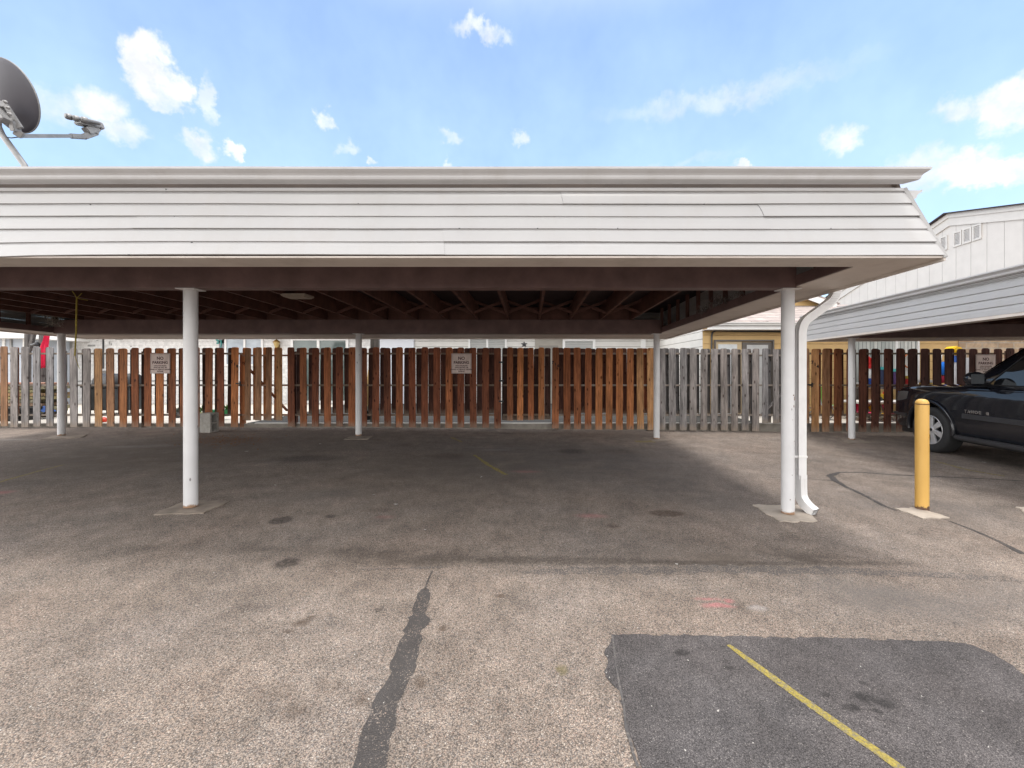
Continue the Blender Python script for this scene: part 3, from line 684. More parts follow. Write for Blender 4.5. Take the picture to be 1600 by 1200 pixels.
TILT = (-.0207, 4.16)
ZB = 2.207
main = thing('carport', 'near white-skirted carport with brown beams and open bays', 'carport', (0, 0, 0))
X0, X1, Y0, Y1 = -9.79, 3.03, 3.09, 9.30
def sagf(x): return -.035*max(0, min(1, (X0+6.62+.2-(X0+x))/1.2))**1 if False else -.028*math.exp(-((x+X0+4.3)/.55)**2)
SPAN = X1-X0
def fx(px, z): return ((px-CX)/FOC*z-X0)/SPAN
zt_main = carport(main, X0, X1, Y0, Y1, ZB, .557, .160, 5, None, (4.16, 8.35), True, TILT, sag=sagf,
        seams=[(0, fx(696, 3.1)), (1, fx(697, 3.13)), (4, fx(895, 3.23)), (3, fx(1207, 3.2)), (2, fx(1211, 3.17)), (0, fx(-150, 3.1)), (2, fx(200, 3.1))], rx0=-.415)
def zbeam(y): return ZB-.018+TILT[0]*(y-TILT[1])
def post(name_root, x, y, top, r, parent, cap=True, rust=True):
    z0 = gz(*( (x, y) if parent.location.length < .01 else (parent.matrix_basis @ Vector((x, y, 0))).xy ))
    mb = MB().tube([(x, y, z0+.014), (x, y, z0+.3), (x, y, z0+1.2), (x, y, top)], r, 28)
    p = mb.build('post', M['post'], parent, loc=(x, y, z0+.014))
    for k in range(3): pass
    MB().box(x-r*1.55, x+r*1.55, y-r*1.3, y+r*1.3, top-.008, top-.0005).build('cap_plate', M['pole'], parent)
for (x, y) in ((-9.26, 4.16), (-3.34, 4.16), (2.54, 4.16), (-9.26, 8.35), (-3.385, 8.35), (2.505, 8.35)):
    post('post', x, y, zbeam(y)-.001, .0595, main)
mb = MB()
for (px, py, w, h) in ((1234, 617, .020, .010), (1236, 622, .009, .040), (1235, 634, .010, .022), (1233, 655, .006, .006), (1236, 688, .006, .008), (1232, 740, .007, .007), (1229, 778, .012, .008)):
    c = W(px, py, 4.16); dx = c.x-2.54; yy = 4.16-math.sqrt(max(0, .0598**2-dx*dx))
    mb.add([(c.x-w/2, yy-.0006, c.z-h/2), (c.x+w/2, yy-.0006, c.z-h/2), (c.x+w/2*.7, yy-.0006, c.z+h/2), (c.x-w/2*.6, yy-.0006, c.z+h/2)], [(0, 1, 2, 3)])
mb.build('paint_chip', M['rust'], main, fix=False)['kind'] = 'stuff'
mb = MB(); rr = random.Random(8)
for (px, py, Y) in ((260, 296, 3.20), (142, 320, 3.165), (273, 338, 3.14), (202, 398, 3.072), (718, 357, 3.115), (840, 357, 3.115), (965, 357, 3.115), (1298, 357, 3.115), (560, 318, 3.165), (300, 379, 3.09), (1100, 319, 3.165)):
    c = W(px, py, Y); w, h = rr.uniform(.002, .009), rr.uniform(.0015, .0035); mb.box(c.x-w, c.x+w, c.y-.006, c.y, c.z-h, c.z+h)
mb.build('siding_nick', M['metal_dark'], main)['kind'] = 'stuff'
# loose bits on the underside: dangling soffit flap, nest rubbish
mb = MB(); rr = random.Random(11)
o = MB().add([W(-40, 406, 3.2), W(40, 408, 3.2), W(84, 402, 3.3), W(78, 406, 3.32), W(30, 411, 3.26), W(-40, 413, 3.25)], [(0, 1, 2, 3, 4, 5)]).build('soffit_flap', M['soffit'], main)
def scrap_blob(name, c, r, n, m, label, cat, seed, sc=(1, 1, 1)):
    rr = random.Random(seed); mb = MB()
    for _ in range(n):
        d = Vector((rr.gauss(0, 1), rr.gauss(0, 1), rr.gauss(0, 1))).normalized()*r*rr.random()**.4
        d = Vector((d.x*sc[0], d.y*sc[1], d.z*sc[2])); p = Vector(c)+d; q = p+Vector((rr.uniform(-1, 1), rr.uniform(-1, 1), rr.uniform(-1, 1)))*r*.55
        mb.bar(p, q, rr.uniform(.004, .012), .004)
    o = mb.build(name, m); return props(o, label, cat)
o = scrap_blob('bird_nest', W(82, 497, 8.0), .16, 170, mat('pale_straw', (.34, .32, .28), .9, var=.3, vscale=30), 'pale scruffy bird nest tucked beside the rear left post', 'bird nest', 4)
k = 0
for (px, py, r) in ((1098, 485, .10), (1120, 474, .12), (1131, 470, .09), (1156, 459, .05)):
    scrap_blob('nest_scrap', W(px, py, 6.2-(px-1098)*.02), r, 60, mat('grey_straw', (.16, .14, .13), .9, var=.3, vscale=30), ['grey nest scraps nearest the rear right post', 'largest grey nest heap on the right rim joist', 'grey nest clump touching the largest heap', 'small grey nest wisp nearest the front right post'][k], 'nest scraps', 30+k, (1, 1.6, .55))['group'] = 'nest scraps on the rim joist'; k += 1
# ceiling light
lt = thing('ceiling_light', 'flat square ceiling light under the left bay rafters', 'ceiling light', W(465, 464, 5.9))
MB().box(-.17, .17, -.13, .13, 0, .03).build('housing', M['concrete'], lt, bevel=.008)
MB().box(-.15, .15, -.11, .11, -.014, -.002).build('diffuser', M['concrete'], lt, bevel=.004)

# downspout on the right
def bez(a, b, c, n=6): return [a.lerp(b, t/n).lerp(b.lerp(c, t/n), t/n) for t in range(n+1)]
dsp = thing('downspout', 'white corrugated downspout strapped to the front right post', 'downspout', (2.722, 4.25, gz(2.7, 4.25)))
V = Vector
a, b, c_, d_ = V((3.075, 4.25, 2.66)), V((3.075, 4.25, 2.115)), V((2.722, 4.25, 1.86)), V((2.722, 4.25, .19))
path = [a, V((3.075, 4.25, 2.24))]+bez(V((3.075, 4.25, 2.21)), b, b.lerp(c_, .25), 7)[1:]+bez(b.lerp(c_, .80), c_, V((2.722, 4.25, 1.74)), 7)+[V((2.722, 4.25, .30))]
lo = dsp.location
def loc_(ps): return [p-lo for p in ps]
MB().rtube(loc_(path[:2]+path[2:]), .036, .039, (0, 1, 0)).build('pipe', M['pole'], dsp)
foot = [V((2.722, 4.25, .37)), V((2.722, 4.25, .24))]+bez(V((2.722, 4.25, .20)), V((2.722, 4.25, .09)), V((2.785, 4.13, .03)), 6)[1:]
foot = [V((p.x, p.y, p.z+gz(2.7, 4.25))) for p in foot]
MB().rtube(loc_(foot), .0425, .039, (1, .35, 0)).build('pipe', M['pole'], dsp)
e = foot[-1]; MB().rtube(loc_([e+V((.001, -.004, -.002)), e+V((.002, -.006, -.003))]), .034, .029, (1, .35, 0)).build('outlet_mouth', M['black'], dsp)
MB().box(-.046, .046, -.043, .043, .545, .565).build('strap', M['trimwhite'], dsp, bevel=.003)
MB().bar((-.02, -.02, .555), (-.14, -.02, .555), .02, .02).build('strap', M['trimwhite'], dsp)
mb = MB()
for i in range(11):
    t = .15+i*.02
    p = bez(V((3.075, 4.25, 2.22)), b, b.lerp(c_, .28), 10)[i]-lo; mb.box(p.x-.034, p.x+.034, p.y-.0395, p.y-.0375, p.z-.002, p.z+.002)
mb.build('crimp', M['gutter'], dsp)

# rope hanging from a rafter
tp = W(120, 466, 5.2)
rp = MB().tube([W(113, 455, 5.2), W(117, 460, 5.2), tp], .006, 6).tube([W(128, 458, 5.2), tp], .004, 6).tube([tp, W(137, 469, 5.25)], .004, 6).tube([tp, W(119.5, 480, 5.2), W(119, 518, 5.2), W(117, 556, 5.2)], .008, 7).tube([W(117, 556, 5.2), W(120, 565, 5.2), W(124, 576, 5.2)], .003, 6)
props(rp.build('rope', mat('yellow_rope', (.33, .26, .045), .9, var=.4, vscale=40)), 'thin yellow rope hanging from the rafters over the left bay', 'rope')

# second carport, turned a few degrees
rc = thing('carport', 'white-sided carport sheltering the black car on the right', 'carport', (5.11, 0, 0), -math.atan(.109))
carport(rc, 0.0, 6.6, 3.0, 9.50, 2.05, .42, .03, 4, None, (4.4, 8.62), False, None, inner=(.40, .25), left_gutter=True, beam_h=.24, front_gutter=False, seams=[(2, .36), (3, .36), (0, .7)])
bpy.context.view_layer.update()
for (x, y) in ((.45, 4.4), (6.1, 4.4), (.45, 8.62), (6.1, 8.62)): post('post', x, y, 2.05-.019, .060, rc)

# bollard
g = G(1448.5, 799); g.y += .055
bo = thing('bollard', 'yellow steel bollard with a rusty chipped base', 'bollard', g)
MB().lathe([(.0565, .0), (.0565, 1.085), (.054, 1.105), (.044, 1.124), (.024, 1.135), (0, 1.138)], None, 36).build('pipe', M['bollard'], bo)
MB().lathe([(.0568, 1.080), (.0578, 1.083), (.0578, 1.087), (.0568, 1.09)], None, 36).build('weld_ring', M['rust'], bo)

# ================================================================== FENCE
YF = 9.35
def topz(px):
    pts = [(-120, 540), (0, 541), (80, 543), (135, 544.5), (200, 544), (345, 543), (455, 542.5), (700, 543), (1040, 543.8), (1200, 545), (1280, 544.5), (1370, 545), (1500, 544.5), (1700, 544)]
    for (a, b) in zip(pts[:-1], pts[1:]):
        if a[0] <= px <= b[0]: y = a[1]+(b[1]-a[1])*(px-a[0])/(b[0]-a[0])
    return CAMZ-(y-CY)/FOC*YF
def picket_mesh(seed, w=.132, h=1.80):
    rr = random.Random(seed); c = .022+rr.uniform(-.004, .006); th = .019
    c *= 1.25; out = [(-w/2, 0), (w/2, 0), (w/2, h-c*1.35), (w/2-c*.12, h-c*.75), (w/2-c*.45, h-c*.25), (w/2-c*1.05, h), (-w/2+c*1.05, h), (-w/2+c*.45, h-c*.25), (-w/2+c*.12, h-c*.75), (-w/2, h-c*1.35)]
    vs = []; fs = []; n = len(out)
    bow = rr.uniform(-.006, .006)
    for yy in (0, th):
        for (a, b) in out: vs.append((a+rr.uniform(-.0015, .0015)+bow*math.sin(b*1.7), yy, b))
    mb = MB().add(vs, [tuple(range(n)), tuple(range(n, 2*n))[::-1]]+[(i, i+n, (i+1) % n+n, (i+1) % n) for i in range(n)])
    o = mb.build('picket', M['wood'], bevel=.0025); me = o.data; bpy.data.objects.remove(o); return me
PM = [picket_mesh(i) for i in range(8)]
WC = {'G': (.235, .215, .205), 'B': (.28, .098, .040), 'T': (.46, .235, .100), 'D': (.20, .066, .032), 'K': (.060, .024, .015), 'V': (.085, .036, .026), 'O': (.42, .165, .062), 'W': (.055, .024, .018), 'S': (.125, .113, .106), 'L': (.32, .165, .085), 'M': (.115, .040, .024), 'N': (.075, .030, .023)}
prng = random.Random(42)
def picket(parent, x, y, z0, z1, key, rot=0, w=1.0):
    o = bpy.data.objects.new('picket', prng.choice(PM)); COL.objects.link(o); o.parent = parent
    o.location = Vector((x, y, z0))-parent.location; o.scale = (w*prng.uniform(.97, 1.03), 1, (z1-z0)/1.80)
    o.rotation_euler = (0, R(prng.uniform(-.45, .45))+rot, R(prng.uniform(-1.2, 1.2)))
    c = WC[key]; f = prng.uniform(.82, 1.18); hue = prng.uniform(-.06, .06)
    o.color = (c[0]*f*(1+hue), c[1]*f, c[2]*f*(1-hue), 1); return o
def px2x(px, Y=YF): return (px-CX)/FOC*Y
def wbox(parent, name, x0, x1, y0, y1, z0, z1, key, f=1.0):
    cx, cy = (x0+x1)/2, (y0+y1)/2; L = parent.location
    o = MB().box(x0-cx, x1-cx, y0-cy, y1-cy, 0, z1-z0).build(name, M['wood'], parent, bevel=.003)
    o.location = V((cx, cy, z0))-L; c = WC[key]; o.color = (c[0]*f, c[1]*f, c[2]*f, 1); return o
def fence(label, pk, backkey, ends, posts, railkey, zback=.0, gate_rz=0.0, cat='fence', back=True, bottoms=None, name='picket_fence', group=None, pw=.132):
    """pk: [(px, colour key)] front boards left to right"""
    xa, xb = px2x(ends[0]), px2x(ends[1])
    root = thing(name, label, cat, ((xa+xb)/2, YF, gz((xa+xb)/2, YF)), 0, group)
    for (px, key) in pk:
        x = px2x(px); z0 = (gz(x, YF)+.035+prng.uniform(-.012, .012)) if bottoms is None else bottoms(px)
        picket(root, x, YF, z0, topz(px)+prng.uniform(-.012, .010), key, 0, pw/.132)
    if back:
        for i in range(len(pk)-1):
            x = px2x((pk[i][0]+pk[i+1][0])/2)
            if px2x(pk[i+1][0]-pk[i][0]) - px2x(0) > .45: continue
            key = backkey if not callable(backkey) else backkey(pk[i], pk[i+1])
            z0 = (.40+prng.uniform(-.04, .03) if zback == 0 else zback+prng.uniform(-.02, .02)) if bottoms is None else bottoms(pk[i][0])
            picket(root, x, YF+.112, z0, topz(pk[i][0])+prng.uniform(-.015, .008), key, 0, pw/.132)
    for (py) in (552.5, 602, 648.5):
        z = CAMZ-(py-CY)/FOC*(YF+.03)+ (0 if bottoms is None else (-.04 if py < 560 else (.0 if py < 640 else .0)))
        wbox(root, 'rail', xa, xb, YF+.0215, YF+.1095, z-.019, z+.019, railkey)
    for (px, key, y_) in posts:
        x = px2x(px); wbox(root, 'post', x-.045, x+.045, YF+.134, YF+.224, gz(x, YF)-.02, CAMZ-(y_-CY)/FOC*(YF+.13), key)
    return root
rng = lambda a, b, n, k: [(a+(b-a)*i/(n-1), k) for i in range(n)]
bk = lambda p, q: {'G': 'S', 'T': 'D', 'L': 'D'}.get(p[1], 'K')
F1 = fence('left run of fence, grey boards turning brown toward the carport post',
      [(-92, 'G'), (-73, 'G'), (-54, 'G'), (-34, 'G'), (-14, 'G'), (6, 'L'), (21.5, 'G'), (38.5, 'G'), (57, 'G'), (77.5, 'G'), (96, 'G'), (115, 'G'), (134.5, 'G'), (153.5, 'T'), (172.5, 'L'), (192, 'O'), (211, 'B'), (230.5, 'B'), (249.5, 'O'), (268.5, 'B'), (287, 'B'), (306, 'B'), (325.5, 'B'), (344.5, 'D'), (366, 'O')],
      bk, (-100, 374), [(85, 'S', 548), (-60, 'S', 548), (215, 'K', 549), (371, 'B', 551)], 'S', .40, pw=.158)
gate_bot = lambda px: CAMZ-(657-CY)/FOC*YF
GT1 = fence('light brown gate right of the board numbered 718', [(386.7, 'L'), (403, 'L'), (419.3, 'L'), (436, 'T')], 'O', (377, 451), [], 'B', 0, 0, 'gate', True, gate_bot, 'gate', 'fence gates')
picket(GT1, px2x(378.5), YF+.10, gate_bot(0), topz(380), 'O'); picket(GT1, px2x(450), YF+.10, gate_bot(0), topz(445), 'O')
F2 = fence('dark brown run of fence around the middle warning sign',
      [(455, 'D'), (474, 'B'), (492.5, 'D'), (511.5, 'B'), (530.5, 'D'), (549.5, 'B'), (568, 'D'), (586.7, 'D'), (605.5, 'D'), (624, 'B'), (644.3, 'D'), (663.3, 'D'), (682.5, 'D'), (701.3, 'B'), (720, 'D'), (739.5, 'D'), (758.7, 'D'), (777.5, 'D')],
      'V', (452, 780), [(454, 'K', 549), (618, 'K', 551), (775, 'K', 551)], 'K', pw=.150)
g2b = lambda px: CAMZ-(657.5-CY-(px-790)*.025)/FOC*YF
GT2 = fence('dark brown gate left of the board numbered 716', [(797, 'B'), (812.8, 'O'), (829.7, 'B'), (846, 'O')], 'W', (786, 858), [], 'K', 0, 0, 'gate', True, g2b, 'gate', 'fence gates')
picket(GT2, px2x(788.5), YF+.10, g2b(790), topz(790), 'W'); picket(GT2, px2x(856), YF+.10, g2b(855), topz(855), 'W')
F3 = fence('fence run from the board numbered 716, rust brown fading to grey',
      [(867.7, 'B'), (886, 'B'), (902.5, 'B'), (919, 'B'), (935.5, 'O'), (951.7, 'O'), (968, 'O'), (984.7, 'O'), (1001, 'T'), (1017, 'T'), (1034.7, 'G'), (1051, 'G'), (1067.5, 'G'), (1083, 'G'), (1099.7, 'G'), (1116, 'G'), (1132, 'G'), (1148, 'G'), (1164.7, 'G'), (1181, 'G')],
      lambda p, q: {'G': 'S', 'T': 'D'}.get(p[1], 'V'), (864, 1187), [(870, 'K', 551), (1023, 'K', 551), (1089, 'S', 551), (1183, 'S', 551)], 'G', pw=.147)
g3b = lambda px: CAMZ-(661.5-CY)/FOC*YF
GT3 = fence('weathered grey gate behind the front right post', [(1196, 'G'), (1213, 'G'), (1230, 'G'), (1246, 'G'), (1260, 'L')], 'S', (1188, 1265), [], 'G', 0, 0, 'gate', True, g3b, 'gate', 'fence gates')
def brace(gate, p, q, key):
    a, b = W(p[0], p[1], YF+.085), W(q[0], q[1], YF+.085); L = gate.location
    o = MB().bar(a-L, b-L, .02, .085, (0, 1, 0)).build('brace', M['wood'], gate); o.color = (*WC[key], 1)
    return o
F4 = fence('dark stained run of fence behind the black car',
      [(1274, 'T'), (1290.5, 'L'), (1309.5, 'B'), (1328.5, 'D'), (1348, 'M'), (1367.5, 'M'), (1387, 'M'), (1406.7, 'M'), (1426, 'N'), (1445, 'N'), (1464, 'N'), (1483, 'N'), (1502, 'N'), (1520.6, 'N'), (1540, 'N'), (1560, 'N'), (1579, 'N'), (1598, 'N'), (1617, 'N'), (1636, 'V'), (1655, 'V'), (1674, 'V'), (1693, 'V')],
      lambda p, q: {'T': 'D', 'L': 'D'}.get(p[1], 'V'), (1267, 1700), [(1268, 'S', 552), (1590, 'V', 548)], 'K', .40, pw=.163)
for gt, p, q, k in ((GT1, (380, 566), (449, 642), 'B'), (GT2, (788, 648), (857, 566), 'K'), (GT3, (1190, 648), (1262, 572), 'G')): brace(gt, p, q, k)
# gate hardware
def latch(gate, px, py):
    c = W(px, py, YF-.012)-gate.location
    MB().box(c.x-.06, c.x+.03, c.y-.012, c.y, c.z-.012, c.z+.012).box(c.x+.02, c.x+.045, c.y-.02, c.y, c.z-.05, c.z+.045).tube([c+V((.03, -.02, .01)), c+V((.07, -.035, .02))], .008, 8).build('latch', M['black'], gate)
latch(GT1, 373, 599); latch(GT3, 1266, 601)
for py in (566, 595, 627):
    c = W(783, py, YF-.004)-GT2.location; MB().box(c.x-.05, c.x+.06, c.y-.006, c.y, c.z-.018, c.z+.018).build('hinge', M['black'], GT2)
# house numbers painted on three boards
def number(fx_, px, py, s, size, drop):
    for i, ch in enumerate(s):
        p = W(px+(i-1)*4.2, py+(i-1)*drop, YF-.006)-fx_.location
        text_obj('board_number', ch, size, M['ink'], fx_, Matrix.Translation(p) @ Matrix.Rotation(R(90), 4, 'X'), .0015, .004)
number(F1, 366.5, 569, '718', .082, 3.4)
number(F3, 868.0, 569, '716', .082, 2.6)
number(F4, 1273.5, 569.5, '714', .095, 3.2)

def sign(px, py, w, h, label):
    s = thing('warning_sign', label, 'sign', W(px, py, YF-.022), 0, 'no parking signs on the fence')
    MB().box(-w/2, w/2, 0, .006, -h/2, h/2).build('panel', M['signface'], s, bevel=.002)
    t = .008; e = .009
    mb = MB().box(-w/2+e, w/2-e, -.0012, -.0002, h/2-e-.005, h/2-e).box(-w/2+e, w/2-e, -.0012, -.0002, -h/2+e, -h/2+e+.005).box(-w/2+e, -w/2+e+.005, -.0012, -.0002, -h/2+e+.005, h/2-e-.005).box(w/2-e-.005, w/2-e, -.0012, -.0002, -h/2+e+.005, h/2-e-.005)
    mb.build('border', M['signink'], s)
    RX = Matrix.Rotation(R(90), 4, 'X')
    for (txt, z, size, bold) in (('NO', .255*h, .215*h, .003), ('PARKING', .045*h, .185*h, .003), ('UNAUTHORIZED', -.115*h, .082*h, .0012), ('VEHICLES WILL BE', -.205*h, .082*h, .0012), ("TOWED AT VEHICLE OWNER'S", -.300*h, .080*h, .0012), ('EXPENSE', -.395*h, .080*h, .0012)):
        text_obj('lettering', txt, size, M['signink'], s, Matrix.Translation((0, -.0004, z)) @ RX, .0006, bold)
    mb = MB()
    for sx in (-1, 1):
        for sz in (-1, 1): mb.lathe([(.006, 0), (.006, .003), (0, .004)], Matrix.Translation((sx*(w/2-.012)*0, -.001, sz*(h/2-.006))) @ Matrix.Rotation(R(90), 4, 'X'), 8)
    mb.build('screw', M['galv'], s)
sign(250.2, 568, .44, .44, 'left no parking sign beside the front left post')
sign(721, 568, .44, .44, 'middle no parking sign on the dark brown fence')
sign(1540.5, 569, .44, .42, 'right no parking sign, partly hidden by the black car')
# ================================================================== BUILDINGS
YW = 15.0
def rect(mb, px0, py0, px1, py1, Y, d0, d1):
    a, b = W(px0, py1, Y), W(px1, py0, Y)
    return mb.box(a.x, b.x, Y-d1, Y-d0, a.z, b.z)
def window(root, px0, py0, px1, py1, Y, glass, frame=3, mull=(), lift=0):
    """frame with panes, set on the wall plane Y; frame width in photo px"""
    f = MB(); d = .05
    rect(f, px0, py0, px0+frame, py1, Y, -.01, d); rect(f, px1-frame, py0, px1, py1, Y, -.01, d)
    rect(f, px0+frame, py0, px1-frame, py0+frame, Y, -.01, d); rect(f, px0+frame, py1-frame, px1-frame, py1, Y, -.01, d)
    for m in mull: rect(f, m-frame*.5, py0+frame, m+frame*.5, py1-frame, Y, -.01, d-.004)
    w = f.build('window', M['trimwhite'], root)
    p = MB(); rect(p, px0+frame*.8, py0+frame*.8, px1-frame*.8, py1-frame*.8, Y, 0, .018); p.build('pane', glass, w)
    return w
hw = thing('house', 'white house behind the middle of the fence', 'house', (-8, YW, .185))
def attach(o, root):
    o.parent = root; o.matrix_parent_inverse = root.matrix_basis.inverted(); return o
class Under:                                            # build in world axes, then parent
    pass
hw.location = (0, 0, 0)
xl, xr = (60-CX)/FOC*YW, (1036-CX)/FOC*YW
xm = (648-CX)/FOC*YW
MB().box(xl, xm, YW, YW+8, .1, 2.75).build('brick_wall', M['brick_w'], hw)
MB().box(xm+.002, xr, YW+.01, YW+8, .1, 2.75).build('lap_wall', M['lap'], hw)
MB().box(xl-.4, xr+.2, YW-.5, YW-.46, 2.70, 2.90).build('eave_fascia', M['trimwhite'], hw)
MB().add([(xl-.4, YW-.5, 2.76), (xr+.2, YW-.5, 2.76), (xr+.2, YW+4.2, 4.1), (xl-.4, YW+4.2, 4.1), (xl-.4, YW+8.5, 2.76), (xr+.2, YW+8.5, 2.76)], [(0, 1, 2, 3), (3, 2, 5, 4)]).build('roof', M['shingle'], hw)
window(hw, 352, 522, 412, 572, YW, M['glass_b'], 3, (383,))
MB().box(*(lambda a, b: (a.x, b.x, YW-.03, YW-.002, a.z, b.z))(W(343, 571, YW), W(351.6, 522, YW))).build('shutter', mat('grey_shutter', (.2, .2, .22), .6, var=.1), hw)
window(hw, 455, 528, 545, 630, YW, M['glass_g'], 4, (498,))
d = MB(); rect(d, 594, 520, 647, 661, YW, 0, .045); dr = d.build('door', mat('white_door', (.64, .66, .70), .4, var=.04), hw)
d = MB(); rect(d, 641, 603, 644, 606, YW, .046, .10); d.build('handle', M['brass'], dr)
window(hw, 732, 520, 792, 600, YW, M['hblind'], 3, (761.5,))
d = MB(); rect(d, 836, 527, 879, 661, YW, 0, .03); dr = d.build('door', mat('taupe_screen_door', (.30, .275, .235), .6, var=.12, vscale=3), hw)
d = MB(); rect(d, 842, 540, 872, 600, YW, .031, .05); d.build('screen_panel', mat('screen_mesh', (.22, .20, .175), .7, var=.1), dr)
window(hw, 879, 529, 930, 610, YW, M['hblind'], 4, ())
d = MB(); rect(d, 1001, 515, 1008, 661, YW, -.01, .07); d.build('corner_board', M['trimwhite'], hw)
d = MB()
rr = random.Random(3)
for (px, py, w, h) in ((186, 530, 12, 2.5), (171, 536, 1.5, 5), (143, 540, 12, 3), (174, 538, 2, 3), (205, 541, 3, 1.5), (152, 532, 3, 1)):
    rect(d, px-w/2, py-h/2, px+w/2, py+h/2, YW, 0, .004)
d.build('peeled_patch', mat('bare_patch', (.30, .30, .29), .9, var=.3, vscale=20), hw)
# conduit and meter
cd = thing('conduit', 'dark conduit and small grey box on the white brick', 'conduit', W(161, 560, YW-.03))
L = cd.location
MB().tube([W(161, 520, YW-.03)-L, W(161, 576, YW-.03)-L], .022, 8).build('pipe', M['metal_dark'], cd)
a, b = W(161, 588, YW)-L, W(166, 579, YW)-L; MB().box(a.x, b.x, -.1, .02, a.z, b.z).build('junction_box', M['galv'], cd, bevel=.01)
mb = MB()
mb.tube([W(100, 596, YW-.02), W(150, 595, YW-.02), W(200, 595.5, YW-.02), W(352, 594, YW-.02)], .013, 6)
props(mb.build('cable', M['metal_dark']), 'dark cable strung low along the white brick wall', 'cable')
# wall lantern
lan = thing('wall_lantern', 'brass wall lantern left of the sliding window', 'lantern', W(432, 537, YW-.14))
MB().lathe([(.05, -.13), (.105, .04), (.105, .05), (.10, .055)], None, 12, False).build('lamp_glass', mat('amber_glass', (.45, .32, .12), .25, var=.2, vscale=15), lan)
MB().lathe([(.0, .20), (.018, .19), (.02, .15), (.05, .13), (.12, .062), (.12, .052), (.0, .052)], None, 12).build('cap', M['brass'], lan)
MB().lathe([(.0, -.17), (.05, -.165), (.058, -.13), (0, -.128)], None, 12).tube([(0, 0, -.16), (0, .06, -.2), (0, .14, -.12)], .012, 8).box(-.05, .05, .10, .125, -.22, -.02).build('bracket', M['brass'], lan)
# dragonfly ornament
df = thing('wall_ornament', 'teal metal dragonfly on the white wall', 'ornament', W(345, 536, YW-.03))
mb = MB(); mb.tube([(0, 0, -.16), (.02, 0, 0), (0, 0, .1)], [.018, .026, .035], 8)
for (sx, a, l) in ((-1, 25, .2), (-1, -18, .17), (1, 28, .21), (1, -15, .17)):
    c, s_ = math.cos(R(a))*sx, math.sin(R(a)); p = V((0, 0, .04)); dd = V((c, 0, s_)); nn = V((-s_, 0, c))
    pts = [p, p+dd*l*.5+nn*.045, p+dd*l*.95+nn*.025, p+dd*l, p+dd*l*.9-nn*.03, p+dd*l*.4-nn*.03]
    mb.add(pts+[q+V((0, .008, 0)) for q in pts], [tuple(range(6)), tuple(range(6, 12))[::-1]]+[(i, i+6, (i+1) % 6+6, (i+1) % 6) for i in range(6)])
o = mb.build('body', M['plastic'], df); o.color = (.03, .22, .20, 1)
o = thing('wall_ornament', 'small dark star ornament between two windows', 'ornament', W(819, 538, YW-.02))
mb = MB()
for k in range(5):
    a = R(90+72*k); mb.add([V((math.cos(a)*.13, 0, math.sin(a)*.11)), V((math.cos(a+R(36))*.05, -.006, math.sin(a+R(36))*.05)), V((0, -.02, 0)), V((math.cos(a-R(36))*.05, -.006, math.sin(a-R(36))*.05))], [(0, 1, 2, 3)])
mb.build('star', M['metal_dark'], o, fix=False)
# left neighbour: low blue-grey house end with a white eave, timber posts
hn = thing('house', 'pale blue-grey building end with a white eave at the far left', 'house')
YN = 13.6
a, b = W(-160, 661, YN), W(40, 528, YN)
MB().box(a.x, b.x, YN, YN+1.3, .15, b.z).build('wall', mat('blue_grey_panel', (.42, .46, .52), .6, var=.1), hn)
for (p0, p1) in ((5, 9), (37, 41)):
    d = MB(); rect(d, p0, 528, p1, 661, YN, .002, .03); d.build('trim_board', M['trimwhite'], hn)
d = MB(); rect(d, 17, 527, 20, 548, YN, .002, .04); d.build('pipe', M['galv'], hn)
a, b = W(-160, 528, YN-.5), W(36, 514, YN-.5)
MB().add([(a.x, YN-.5, a.z), (b.x+.12, YN-.5, a.z), (b.x-.1, YN-.5, b.z), (a.x, YN-.5, b.z), (a.x, YN+1.5, a.z), (b.x+.12, YN+1.5, a.z), (b.x-.1, YN+1.5, b.z+.3), (a.x, YN+1.5, b.z+.3)], [(0, 1, 2, 3), (4, 7, 6, 5), (0, 4, 5, 1), (1, 5, 6, 2), (2, 6, 7, 3), (3, 7, 4, 0)]).build('eave', M['trimwhite'], hn)
pg = thing('pergola', 'weathered timber pergola posts with a diagonal brace behind the left fence', 'pergola', W(55, 661, 11.2)); L = pg.location
def pgw(name, p, q, w, key):
    o = MB().bar(W(*p, 11.2)-L, W(*q, 11.2)-L, w, w, (0, 1, 0)).build(name, M['wood'], pg); o.color = (*WC[key], 1)
pgw('post', (43.5, 661), (43.5, 505), .09, 'S'); pgw('post', (66, 661), (66, 505), .09, 'S'); pgw('brace', (46, 548), (57, 508), .07, 'S'); pgw('beam', (-30, 508), (90, 508), .1, 'S')
sl_ = thing('spotlight', 'small dark spotlight on the left timber post', 'spotlight', W(54, 538.5, 11.1))
MB().lathe([(0, -.09), (.035, -.085), (.045, .0), (.06, .07), (.055, .085), (0, .08)], Matrix.Rotation(R(80), 4, 'Y'), 16).build('lamp_head', M['metal_dark'], sl_)
MB().tube([(-.09, .02, 0), (-.17, .06, -.02)], .018, 8).build('arm', M['metal_dark'], sl_)
